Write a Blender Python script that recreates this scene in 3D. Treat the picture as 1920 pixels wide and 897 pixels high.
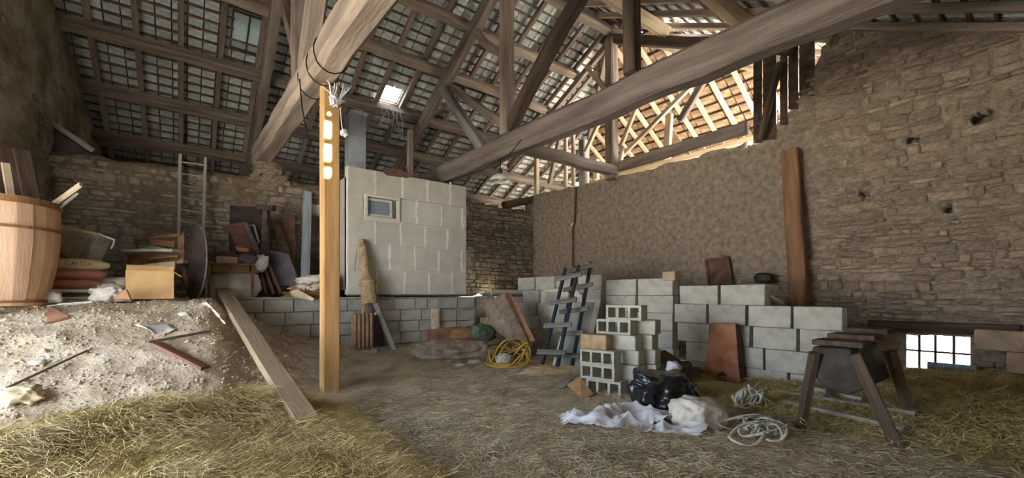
import bpy, bmesh, math, random
from mathutils import Vector, Matrix, noise
random.seed(7)
R = random.Random(11)
scene = bpy.context.scene
C = scene.collection
for o in list(bpy.data.objects): bpy.data.objects.remove(o)

# ------------------------------------------------------------------ camera
FOC, CXP, HOR, EYE = 800.0, 960.0, 552.0, 1.35
YAW = math.atan2(620, 800)
cs, sn = math.cos(YAW), math.sin(YAW)
cam_d = bpy.data.cameras.new('camera'); cam = bpy.data.objects.new('camera', cam_d); C.objects.link(cam)
cam.location = (0, 0, EYE); cam.rotation_euler = (math.pi/2, 0, -YAW)
cam_d.sensor_width = 36; cam_d.lens = FOC/1920*36; cam_d.shift_y = (HOR-448.5)/1920
cam_d.clip_start = .05; cam_d.clip_end = 300
scene.camera = cam
# ------------------------------------------------------------------ world, sun, exposure
w = bpy.data.worlds.new('sky'); scene.world = w; w.use_nodes = True
nt = w.node_tree; bg = nt.nodes['Background']
sky = nt.nodes.new('ShaderNodeTexSky'); sky.sky_type = 'NISHITA'; sky.sun_disc = False
sky.sun_elevation = math.radians(50); sky.sun_rotation = math.radians(143); sky.air_density = 1.0; sky.dust_density = 3.0
mixw = nt.nodes.new('ShaderNodeMix'); mixw.data_type = 'RGBA'; mixw.inputs[0].default_value = .6
mixw.inputs[7].default_value = (7.6, 8.3, 9.3, 1)
nt.links.new(sky.outputs[0], mixw.inputs[6]); nt.links.new(mixw.outputs[2], bg.inputs[0])
bg.inputs[1].default_value = 0.42
SUN = Vector((.386, -.514, .766)).normalized()
sd = bpy.data.lights.new('sun', 'SUN'); sd.energy = 34; sd.angle = .009; sd.color = (1, .95, .86)
so = bpy.data.objects.new('sun', sd); C.objects.link(so); so.rotation_euler = SUN.to_track_quat('Z', 'Y').to_euler(); so.location = SUN*30
def portal(loc, normal, sx, sy):
    d = bpy.data.lights.new('daylight_portal', 'AREA'); d.shape = 'RECTANGLE'; d.size = sx; d.size_y = sy
    d.cycles.is_portal = True
    o = bpy.data.objects.new('daylight_portal', d); C.objects.link(o); o.location = loc
    o.rotation_euler = (-Vector(normal)).to_track_quat('-Z', 'Z').to_euler() if False else Vector(normal).to_track_quat('-Z', 'Z').to_euler()
vs = scene.view_settings
vs.view_transform = 'Standard'; vs.look = 'None'; vs.gamma = 1; vs.use_curve_mapping = False
vs.exposure = 2.25

# ------------------------------------------------------------------ pixel to place helpers (points on real planes)
def ray(px, py):
    r = (px-CXP)/FOC; u = (HOR-py)/FOC
    return Vector((r*cs+sn, -r*sn+cs, u))
EY = Vector((0, 0, EYE))
def aX(px, py, X): a = ray(px, py); return EY+a*(X/a.x)
def aY(px, py, Y): a = ray(px, py); return EY+a*(Y/a.y)
def aZ(px, py, Z=0): a = ray(px, py); return EY+a*((Z-EYE)/a.z)
def aD(px, py, d): return EY+ray(px, py)*d
def proj(p):
    r = cs*p[0]-sn*p[1]; d = sn*p[0]+cs*p[1]
    if d < .1: return (-9999, -9999, d)
    return (CXP+FOC*r/d, HOR-FOC*(p[2]-EYE)/d, d)
def nz(x, y, z=0., s=1.): return noise.noise(Vector((x*s, y*s, z*s)))
def lerp(a, b, t): return a+(b-a)*t
def interp(tab, x):
    if x <= tab[0][0]: return tab[0][1]
    for (x0, y0), (x1, y1) in zip(tab, tab[1:]):
        if x <= x1: return lerp(y0, y1, (x-x0)/(x1-x0))
    return tab[-1][1]
def sstep(a, b, x):
    t = max(0, min(1, (x-a)/(b-a))); return t*t*(3-2*t)

# ------------------------------------------------------------------ materials
def hexc(h):
    h = h.lstrip('#'); v = [int(h[i:i+2], 16)/255 for i in (0, 2, 4)]
    return tuple(c/12.92 if c <= .04045 else ((c+.055)/1.055)**2.4 for c in v)+(1,)
MATS = {}
def M(name, cols, scale=4, rough=.88, bump=.35, bscale=30, stretch=(1, 1, 1), rnd=0., metallic=0, bdist=.02, spec=.3, pos=(.32, .68)):
    m = bpy.data.materials.new(name); m.use_nodes = True; t = m.node_tree; n = t.nodes; L = t.links
    b = n['Principled BSDF']; b.inputs['Roughness'].default_value = rough; b.inputs['Metallic'].default_value = metallic
    b.inputs['Specular IOR Level'].default_value = spec
    tc = n.new('ShaderNodeTexCoord'); mp = n.new('ShaderNodeMapping'); mp.inputs['Scale'].default_value = stretch
    L.new(tc.outputs['Object'], mp.inputs[0])
    no = n.new('ShaderNodeTexNoise'); no.inputs['Scale'].default_value = scale; no.inputs['Detail'].default_value = 8; no.inputs['Roughness'].default_value = .62
    L.new(mp.outputs[0], no.inputs['Vector'])
    cr = n.new('ShaderNodeValToRGB'); e = cr.color_ramp.elements
    k = len(cols); e[0].position = pos[0]; e[1].position = pos[1]; e[0].color = hexc(cols[0]); e[1].color = hexc(cols[-1])
    for i in range(1, k-1):
        q = e.new(lerp(pos[0], pos[1], i/(k-1))); q.color = hexc(cols[i])
    L.new(no.outputs[0], cr.inputs[0]); out = cr.outputs[0]
    if rnd:
        ge = n.new('ShaderNodeNewGeometry'); oi = n.new('ShaderNodeObjectInfo'); ad = n.new('ShaderNodeMath'); ad.operation = 'ADD'
        L.new(ge.outputs['Random Per Island'], ad.inputs[0]); L.new(oi.outputs['Random'], ad.inputs[1])
        fr = n.new('ShaderNodeMath'); fr.operation = 'FRACT'; L.new(ad.outputs[0], fr.inputs[0])
        mr = n.new('ShaderNodeMapRange'); mr.inputs[3].default_value = 1-rnd; mr.inputs[4].default_value = 1+rnd*.8; L.new(fr.outputs[0], mr.inputs[0])
        hs = n.new('ShaderNodeHueSaturation'); L.new(out, hs.inputs['Color']); L.new(mr.outputs[0], hs.inputs['Value']); out = hs.outputs[0]
    L.new(out, b.inputs['Base Color'])
    if bump:
        n2 = n.new('ShaderNodeTexNoise'); n2.inputs['Scale'].default_value = bscale; n2.inputs['Detail'].default_value = 5
        L.new(mp.outputs[0], n2.inputs['Vector'])
        bp = n.new('ShaderNodeBump'); bp.inputs['Strength'].default_value = bump; bp.inputs['Distance'].default_value = bdist
        L.new(n2.outputs[0], bp.inputs['Height']); L.new(bp.outputs[0], b.inputs['Normal'])
    MATS[name] = m; return m
GR = (.12, 1.2, 1.2)          # grain stretched along a timber's own length
M('oldwood', ['665850', '8c7d70', 'a3968a'], 7, stretch=GR, bscale=26, bump=.5, rnd=.14)
M('tiewood', ['75675d', '988879', 'b2a294'], 5, stretch=GR, bscale=22, bump=.6)
M('tiedark', ['5d534e', '7b6f68', '92867c'], 5, stretch=GR, bscale=40, bump=.9, bdist=.03)
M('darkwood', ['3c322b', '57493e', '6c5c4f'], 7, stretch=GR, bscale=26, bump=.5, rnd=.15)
M('postwood', ['9a7448', 'bb9260', 'cba470'], 5, stretch=GR, bscale=30, bump=.25)
M('palewood', ['aa957a', 'c6b498', 'd6c8b0'], 6, stretch=GR, bscale=28, bump=.3, rnd=.1)
M('plankwood', ['75654f', '928067', 'a4937a'], 6, stretch=GR, bscale=28, bump=.3)
M('greywood', ['77736e', '99958e', 'aaa7a0'], 7, stretch=GR, bscale=30, bump=.4, rnd=.12)
M('bluewood', ['6d7a86', '98a3ab', 'b3bcc0'], 6, stretch=GR, bscale=30, bump=.3)
M('slatgrey', ['5a5752', '76726b', '8a867f'], 7, stretch=GR, bscale=30, bump=.4, rnd=.12)
M('navypaint', ['171c28', '222a3a', '30353f'], 8, rough=.6, stretch=GR, bump=.25)
M('redwood', ['5f4034', '7a5445', '8c6656'], 6, stretch=GR, bump=.25, rough=.6, rnd=.08)
M('brownwood', ['6d4e36', '906c4c', 'a67f5e'], 6, stretch=GR, bump=.25, rough=.65, rnd=.1)
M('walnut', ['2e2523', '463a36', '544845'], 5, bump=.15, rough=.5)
M('panelgrey', ['57505a', '6d6570', '7b7480'], 5, bump=.1, rough=.55)
M('batten', ['5a463a', '80624c', '957a64'], 6, bump=.2, rnd=.2)
M('tile', ['a3aaaa', 'c8d0cd', 'e4ebe5'], 9, rough=.75, bump=.3, rnd=.22)
M('tilebrown', ['73543f', '99775c', 'b09880', '8f867e'], 3.5, rough=.8, bump=.3, rnd=.22)
M('sheathing', ['2c2723', '3b342e', '47403a'], 4, bump=.2)
M('mortar', ['75685a', '97897a', 'b0a190', 'c2b4a2'], 9, bump=1, bscale=38, bdist=.05, pos=(.25, .75))
M('stone', ['7f7060', '9f8e7b', 'b5a590'], 5, bump=.7, bscale=14, rnd=.22, bdist=.02)
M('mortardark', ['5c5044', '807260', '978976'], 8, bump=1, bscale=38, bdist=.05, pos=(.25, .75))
M('stonegrey', ['72685b', '968a7a', 'aba08f'], 5, bump=.7, bscale=14, rnd=.22)
M('leftplaster', ['5f5542', '857962', 'a39a82', 'b6b09c'], 1.6, bump=.8, bscale=12, bdist=.04)
M('dirt', ['ab9a82', 'ccbca3', 'dfd1bb'], 3, bump=.8, bscale=30, bdist=.02)
M('rubble', ['a3927b', 'c0ae96', 'd4c7b2'], 6, bump=.4, rnd=.09)
M('straw', ['8f7a4a', 'b49d66', 'c8b582'], 3, bump=0, rnd=.3)
M('strawgrey', ['a5967a', 'cbbc9e', 'e0d4bb'], 3, bump=0, rnd=.3)
M('hay', ['9d8a58', 'c5b17a', 'ddcda0'], 2, bump=0, rnd=.32)
M('concrete', ['9b988c', 'b3b0a3', 'c3c0b4'], 4, bump=.35, bscale=60, rnd=.07)
M('blockgrey', ['a3a198', 'bab8ae', 'c8c6bd'], 5, bump=.35, bscale=50, rnd=.06)
M('hollowgrey', ['9b9b8f', 'b5b4a6', 'c2c1b4'], 6, bump=.4, bscale=55, rnd=.06)
M('aerated', ['b9b5ac', 'c4c0b7', 'cdc9c1'], 3, bump=.12, bscale=60, rnd=.03)
M('joint', ['dcd8d0', 'e8e5de', 'f0ede8'], 6, bump=.3, bscale=40)
M('pillar', ['8b939b', 'a2a9ae', 'b0b5b8'], 2.5, bump=.25)
M('barrel', ['b08c6c', 'c8a486', 'd6b69c'], 4, stretch=(1.3, 1.3, .12), bump=.25, rnd=.06)
M('hoop', ['6b4b33', '84603f', '9a7650'], 5, bump=.2)
M('cardboard', ['a98659', 'bd9a6c', 'c8a87e'], 3, bump=.1, bscale=60)
M('burlap', ['7b6c5c', '988877', 'ab9c8a'], 7, bump=.6, bscale=120, bdist=.006)
M('greencloth', ['4c5a4c', '66745f', '7a8670'], 6, bump=.4)
M('ochrecloth', ['7a5c38', '98774a', 'a98a60'], 6, bump=.4)
M('sackcream', ['b5a582', 'cdbf9d', 'd8ccae'], 4, bump=.2)
M('sackred', ['94604f', 'a97463', 'ba8c7e'], 4, bump=.2)
M('sackwhite', ['b9b3a8', 'd0cbc1', 'dedad2'], 4, bump=.3)
M('plasticwhite', ['b9bac0', 'd0d1d6', 'dedfe4'], 6, rough=.35, bump=.25, spec=.5)
M('plasticblack', ['15171b', '1e2126', '2a2e36'], 4, rough=.25, bump=.35, bscale=9, spec=.6, bdist=.05)
M('ink', ['6b6250', '756c5a', '807664'], 4, bump=0)
M('rustbrown', ['7a4c32', '9a6746', 'ad7d5a'], 6, bump=.3, rough=.7)
M('radiator', ['8b6d50', 'a58869', 'b59c80'], 7, bump=.3, rough=.6)
M('claypost', ['8a7455', 'a8926e', 'bba888'], 7, bump=.5, bscale=30)
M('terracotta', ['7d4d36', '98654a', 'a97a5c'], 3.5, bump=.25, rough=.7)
M('shard', ['8a624a', 'a3795d', 'b58e72'], 5, bump=.3)
M('yellowhose', ['a8873a', 'c9a548', 'd6b962'], 6, rough=.5, bump=.05)
M('strap', ['a9a89c', 'c3c2b6', 'd0d0c6'], 5, rough=.5, bump=.05, rnd=.12)
M('bluetwine', ['3a7aa8', '5a9ac4', '76b0d4'], 8, bump=0)
M('whitepaint', ['b8b3a4', 'd2cec0', 'ddd9cd'], 6, bump=.25, rough=.6, stretch=GR)
M('paper', ['c4c0b6', 'd8d5cc', 'e2dfd8'], 3, bump=.1)
M('blackmetal', ['16171a', '23252a', '303238'], 6, rough=.55, bump=.2, metallic=.3)
M('darkiron', ['2a2622', '3c3631', '4c443d'], 6, rough=.7, bump=.4)
M('steelgrey', ['4a5058', '656c75', '7d858d'], 5, rough=.45, bump=.2, metallic=.5)
M('rust', ['53382c', '6f5040', '85685a'], 5, rough=.75, bump=.3)
M('enamel', ['c8c5be', 'dedbd4', 'e8e6e0'], 4, rough=.3, bump=.05)
M('pinkblock', ['94806c', 'b09a84', 'c2ae98'], 4, bump=.4, rnd=.1)
M('outground', ['a09c94', 'b5b1a8', 'c2beb6'], 1, bump=0)
M('carpet', ['c0b6a2', 'cfc6b4', 'a5643f', 'd8d0c0'], 3.2, bump=.3)
M('cable', ['191512', '221d1a', '2b2622'], 5, bump=0)
def glassmat(name, col, rough, transm, alpha=1.):
    m = bpy.data.materials.new(name); m.use_nodes = True; n = m.node_tree.nodes; L = m.node_tree.links
    b = n['Principled BSDF']; b.inputs['Base Color'].default_value = hexc(col); b.inputs['Roughness'].default_value = rough
    b.inputs['Transmission Weight'].default_value = transm; b.inputs['IOR'].default_value = 1.2
    no = n.new('ShaderNodeTexNoise'); no.inputs['Scale'].default_value = 6; bp = n.new('ShaderNodeBump'); bp.inputs['Strength'].default_value = .1
    L.new(no.outputs[0], bp.inputs['Height']); L.new(bp.outputs[0], b.inputs['Normal'])
    MATS[name] = m
glassmat('glass', 'e8f0f6', .1, 1.)
glassmat('oldglass', 'a9ada6', .3, .12)
glassmat('dirtyglass', '8c97a6', .35, .15)
def transluc(name, col, k):
    m = bpy.data.materials.new(name); m.use_nodes = True; n = m.node_tree.nodes; L = m.node_tree.links
    b = n['Principled BSDF']; b.inputs['Base Color'].default_value = hexc(col); b.inputs['Roughness'].default_value = .4
    no = n.new('ShaderNodeTexNoise'); no.inputs['Scale'].default_value = 9
    mx = n.new('ShaderNodeMixShader'); tr = n.new('ShaderNodeBsdfTranslucent'); tr.inputs[0].default_value = hexc(col)
    mr = n.new('ShaderNodeMapRange'); mr.inputs[3].default_value = k*.7; mr.inputs[4].default_value = min(1, k*1.3)
    L.new(no.outputs[0], mr.inputs[0]); L.new(mr.outputs[0], mx.inputs[0])
    L.new(b.outputs[0], mx.inputs[1]); L.new(tr.outputs[0], mx.inputs[2]); L.new(mx.outputs[0], n['Material Output'].inputs[0])
    MATS[name] = m
transluc('skylight', 'b4c0be', .09)
transluc('thinplastic', 'eceef4', .3)
transluc('web', 'e6e8ee', .3)

# ------------------------------------------------------------------ object helpers
OFF = {}
def tag(o, label=None, cat=None, group=None, kind=None):
    if label: o['label'] = label
    if cat: o['category'] = cat
    if group: o['group'] = group
    if kind: o['kind'] = kind
    return o
def thing(name, loc, label, cat, group=None):
    o = bpy.data.objects.new(name, None); o.empty_display_size = .1; C.objects.link(o); o.location = loc
    OFF[o.name] = Vector(loc); return tag(o, label, cat, group)
def root_struct(name, loc=(0, 0, 0), label=None, kind='structure'):
    o = bpy.data.objects.new(name, None); o.empty_display_size = .1; C.objects.link(o); o.location = loc
    OFF[o.name] = Vector(loc); o['kind'] = kind
    if label: o['label'] = label
    return o
def off(p): return OFF.get(p.name, Vector((0, 0, 0))) if p else Vector((0, 0, 0))
class MB:
    def __init__(s): s.v = []; s.f = []
    def add(s, vs, fs):
        b = len(s.v); s.v += [tuple(v) for v in vs]; s.f += [tuple(i+b for i in f) for f in fs]; return s
    def box(s, c, size, rz=0, mat=None):
        x, y, z = [k/2 for k in size]; m = mat or Matrix.Rotation(rz, 3, 'Z'); c = Vector(c)
        vs = [c+m@Vector((a*x, b*y, d*z)) for a, b, d in ((-1,-1,-1),(1,-1,-1),(1,1,-1),(-1,1,-1),(-1,-1,1),(1,-1,1),(1,1,1),(-1,1,1))]
        return s.add(vs, [(0,3,2,1),(4,5,6,7),(0,1,5,4),(1,2,6,5),(2,3,7,6),(3,0,4,7)])
    def beam(s, p0, p1, w, h, up=(0, 0, 1)):
        p0 = Vector(p0); p1 = Vector(p1); d = (p1-p0); L = d.length; d.normalize(); up = Vector(up)
        if abs(d.dot(up)) > .98: up = Vector((0, 1, 0))
        y = up.cross(d).normalized(); z = d.cross(y); m = Matrix((d, y, z)).transposed()
        return s.box((p0+p1)/2, (L, w, h), mat=m)
    def tube(s, pts, r, n=8, cap=True):
        pts = [Vector(p) for p in pts]; k = len(pts); rs = r if isinstance(r, (list, tuple)) else [r]*k
        t = [(pts[min(i+1, k-1)]-pts[max(i-1, 0)]).normalized() for i in range(k)]
        u = t[0].orthogonal().normalized(); vs = []
        for i in range(k):
            u = (u-t[i]*u.dot(t[i])); u = u.normalized() if u.length > 1e-6 else t[i].orthogonal().normalized()
            v = t[i].cross(u)
            vs += [pts[i]+(u*math.cos(a)+v*math.sin(a))*rs[i] for a in [2*math.pi*j/n for j in range(n)]]
        fs = [(i*n+j, i*n+(j+1) % n, (i+1)*n+(j+1) % n, (i+1)*n+j) for i in range(k-1) for j in range(n)]
        if cap: fs += [tuple(range(n-1, -1, -1)), tuple(range((k-1)*n, k*n))]
        return s.add(vs, fs)
    def lathe(s, prof, c=(0, 0, 0), n=20, axis=None, caps=True):
        m = Matrix.Identity(3) if axis is None else Vector(axis).to_track_quat('Z', 'Y').to_matrix(); c = Vector(c)
        vs = [c+m@Vector((r*math.cos(2*math.pi*j/n), r*math.sin(2*math.pi*j/n), z)) for r, z in prof for j in range(n)]
        k = len(prof); fs = [(i*n+j, i*n+(j+1) % n, (i+1)*n+(j+1) % n, (i+1)*n+j) for i in range(k-1) for j in range(n)]
        if caps: fs += [tuple(range(n-1, -1, -1)), tuple(range((k-1)*n, k*n))]
        return s.add(vs, fs)
    def prism(s, pts, thick, nrm=None):
        pts = [Vector(p) for p in pts]; k = len(pts)
        n = Vector(nrm) if nrm is not None else (pts[1]-pts[0]).cross(pts[2]-pts[0]).normalized()
        vs = [p+n*thick/2 for p in pts]+[p-n*thick/2 for p in pts]
        return s.add(vs, [tuple(range(k)), tuple(range(2*k-1, k-1, -1))]+[(i, i+k, (i+1) % k+k, (i+1) % k) for i in range(k)])
    def build(s, name, mat, parent=None, smooth=False, bevel=0, origin=None):
        if parent is not None: o0 = off(parent)
        elif origin is not None: o0 = Vector(origin)
        else: o0 = Vector((0, 0, 0))
        me = bpy.data.meshes.new(name); me.from_pydata([(v[0]-o0.x, v[1]-o0.y, v[2]-o0.z) for v in s.v], [], s.f)
        bm = bmesh.new(); bm.from_mesh(me); bmesh.ops.recalc_face_normals(bm, faces=bm.faces)
        if bevel: bmesh.ops.bevel(bm, geom=bm.edges[:], offset=bevel, segments=1, affect='EDGES')
        bm.to_mesh(me); bm.free()
        if smooth: me.polygons.foreach_set('use_smooth', [True]*len(me.polygons))
        me.materials.append(MATS[mat])
        o = bpy.data.objects.new(name, me); C.objects.link(o); OFF[o.name] = o0
        if parent is not None: o.parent = parent
        else: o.location = o0
        return o
def raw(name, verts, faces, mat, parent=None, smooth=False):
    me = bpy.data.meshes.new(name); me.from_pydata(verts, [], faces); me.materials.append(MATS[mat])
    if smooth: me.polygons.foreach_set('use_smooth', [True]*len(me.polygons))
    o = bpy.data.objects.new(name, me); C.objects.link(o); OFF[o.name] = Vector((0, 0, 0))
    if parent is not None: o.parent = parent; o.location = -off(parent)
    return o
def timber(name, p0, p1, w, h, mat, parent=None, up=(0, 0, 1), jit=None, seg=None, bow=0., rnd=.12, origin_mid=False):
    """a hewn length of wood lying along its own X axis, slightly uneven, with chamfered edges"""
    p0 = Vector(p0); p1 = Vector(p1); d = p1-p0; L = d.length; d.normalize(); up = Vector(up)
    if abs(d.dot(up)) > .98: up = Vector((0, 1, 0))
    y = up.cross(d).normalized(); z = d.cross(y)
    seg = seg or max(2, int(L/.45)); jit = min(w, h)*.05 if jit is None else jit
    ch = min(w, h)*rnd; a, b = w/2, h/2; sd_ = R.random()*50
    ring = [(-a, -b+ch), (-a+ch, -b), (a-ch, -b), (a, -b+ch), (a, b-ch), (a-ch, b), (-a+ch, b), (-a, b-ch)]
    vs = []
    for i in range(seg+1):
        t = i/seg; bw = bow*math.sin(math.pi*t)
        jy = jit*nz(t*L*.9, sd_, 3); jz = jit*nz(t*L*.9, sd_, 9)
        for k, (yy, zz) in enumerate(ring): vs.append((t*L, yy+jy+jit*.5*nz(t*L*2, k, sd_), zz+jz+bw+jit*.5*nz(t*L*2, k, sd_+7)))
    fs = [(i*8+j, i*8+(j+1) % 8, (i+1)*8+(j+1) % 8, (i+1)*8+j) for i in range(seg) for j in range(8)]
    fs += [tuple(range(7, -1, -1)), tuple(range(seg*8, seg*8+8))]
    me = bpy.data.meshes.new(name); me.from_pydata(vs, [], fs); me.materials.append(MATS[mat])
    o = bpy.data.objects.new(name, me); C.objects.link(o)
    o.rotation_euler = Matrix((d, y, z)).transposed().to_euler(); o.location = p0-off(parent)
    OFF[o.name] = p0
    if parent is not None: o.parent = parent
    return o
def lump_mb(c, rad, rot=(0, 0, 0), seed=0, amp=.18, freq=2.2, fold=0., flat=None, sub=4, flatdn=None):
    """a creased, sagging soft body"""
    bm = bmesh.new(); bmesh.ops.create_icosphere(bm, subdivisions=sub, radius=1); m = MB(); c = Vector(c)
    from mathutils import Euler
    rm = Euler(rot).to_matrix()
    for v in bm.verts:
        p = v.co.copy(); q = Vector((math.copysign(abs(p.x)**.8, p.x), math.copysign(abs(p.y)**.8, p.y), math.copysign(abs(p.z)**.75, p.z)))
        k = 1+amp*nz(p.x*freq+seed, p.y*freq, p.z*freq)+fold*abs(nz(p.x*freq*2.3, p.y*freq*1.1+seed, p.z*freq*2))
        q = Vector((q.x*rad[0], q.y*rad[1], q.z*rad[2]))*k
        w_ = c+rm@q
        if flat is not None:
            zf = flat(w_.x, w_.y) if callable(flat) else flat
            if w_.z < zf-.01: w_.z = zf-.01
        v.co = w_
    bm.verts.ensure_lookup_table()
    m.add([v.co for v in bm.verts], [[v.index for v in f.verts] for f in bm.faces]); bm.free(); return m
def single(o, label, cat, group=None):
    return tag(o, label, cat, group)
def dup(o, loc=None, rot=None, scale=None, parent=None):
    c = o.copy(); C.objects.link(c)
    if parent is not None: c.parent = parent
    if loc is not None: c.location = loc
    if rot is not None: c.rotation_euler = rot
    if scale is not None: c.scale = scale
    return c

# ================================================================== THE SETTING
def leftX(Y): return -1.52-(14-Y)*.07-.28*max(0, min(9.3-Y, 3))
WR, WB, PF = 9.0, 10.5, 9.0          # right wall, back wall, platform front
PZ = 1.28                            # platform height
HT = [(-2.5, 1.27), (.35, 1.25), (.83, 1.0), (1.4, .68), (2.2, .42), (2.8, .26), (3.5, .2), (5.5, .2), (7, .14), (9, .1)]
def gz0(x, y):
    y0 = interp([(-2, 4.7), (.3, 5.0), (1.5, 6.1), (3, 6.6), (9, 6.6)], x)
    y1 = interp([(-2, 7.6), (.3, 8.0), (1.5, 9), (9, 9)], x)
    t = max(0, min(1, (y-y0)/(y1-y0))); t = .55*t+.45*t*t*(3-2*t)
    z = interp(HT, x)*t
    z += .09*math.exp(-((x-7.2)/1.3)**2)*sstep(3.2, 1.6, y) + .12*sstep(5, 7.5, x)*sstep(2.4, .6, y)
    yb = 4.72+.29*(x+.96); z += (.2+.07*nz(x, y, 1, 2.2))*sstep(.95, .45, x)*math.exp(-((y-yb+.3)/.34)**2)+.08*sstep(1.3, .7, x)*sstep(yb, yb-.4, y)*(1+.9*nz(x, y, 6, 2.6))
    return z
def gz(x, y):
    m = sstep(.05, .3, gz0(x, y))
    return gz0(x, y)+.02*nz(x, y, 0, 1.7)+.012*nz(x, y, 4, 5)+m*(.05*nz(x, y, 2, 2.6)+.022*nz(x, y, 8, 9))
# --- floor
def make_floor():
    nx, ny = 215, 205; x0, x1, y0, y1 = -2.7, 9.2, -1.4, 9.15
    vs = []; fs = []
    for j in range(ny+1):
        for i in range(nx+1):
            x = lerp(x0, x1, i/nx); y = lerp(y0, y1, j/ny); vs.append((x, y, gz(x, y)))
    for j in range(ny):
        for i in range(nx):
            a = j*(nx+1)+i; fs.append((a, a+1, a+nx+2, a+nx+1))
    o = raw('floor', vs, fs, 'dirt', smooth=True); o['kind'] = 'structure'; o['label'] = 'dusty earth floor rising to a rubble mound on the left'
    return o
floor = make_floor()
g = MB().box((3, 6.5, -.35), (120, 120, .2)).build('floor', 'outground'); g['kind'] = 'structure'; g['label'] = 'pale yard ground outside the barn'
g2 = MB().box((11.2, 8.6, -.02), (3.7, 11.8, .1)).build('floor', 'concrete'); g2['kind'] = 'structure'; g2['label'] = 'pale concrete floor of the bay behind the stone partition'
g3 = MB().box((3.7, 12.4, -.05), (11, 3.6, .1)).build('floor', 'dirt'); g3['kind'] = 'structure'; g3['label'] = 'earth floor of the dark bay behind the back wall'
plat = MB().box((3.6, 9.85, 1.2), (11.0, 1.5, .16)).build('floor', 'concrete'); plat['kind'] = 'structure'; plat['label'] = 'concrete platform along the back wall'

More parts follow.
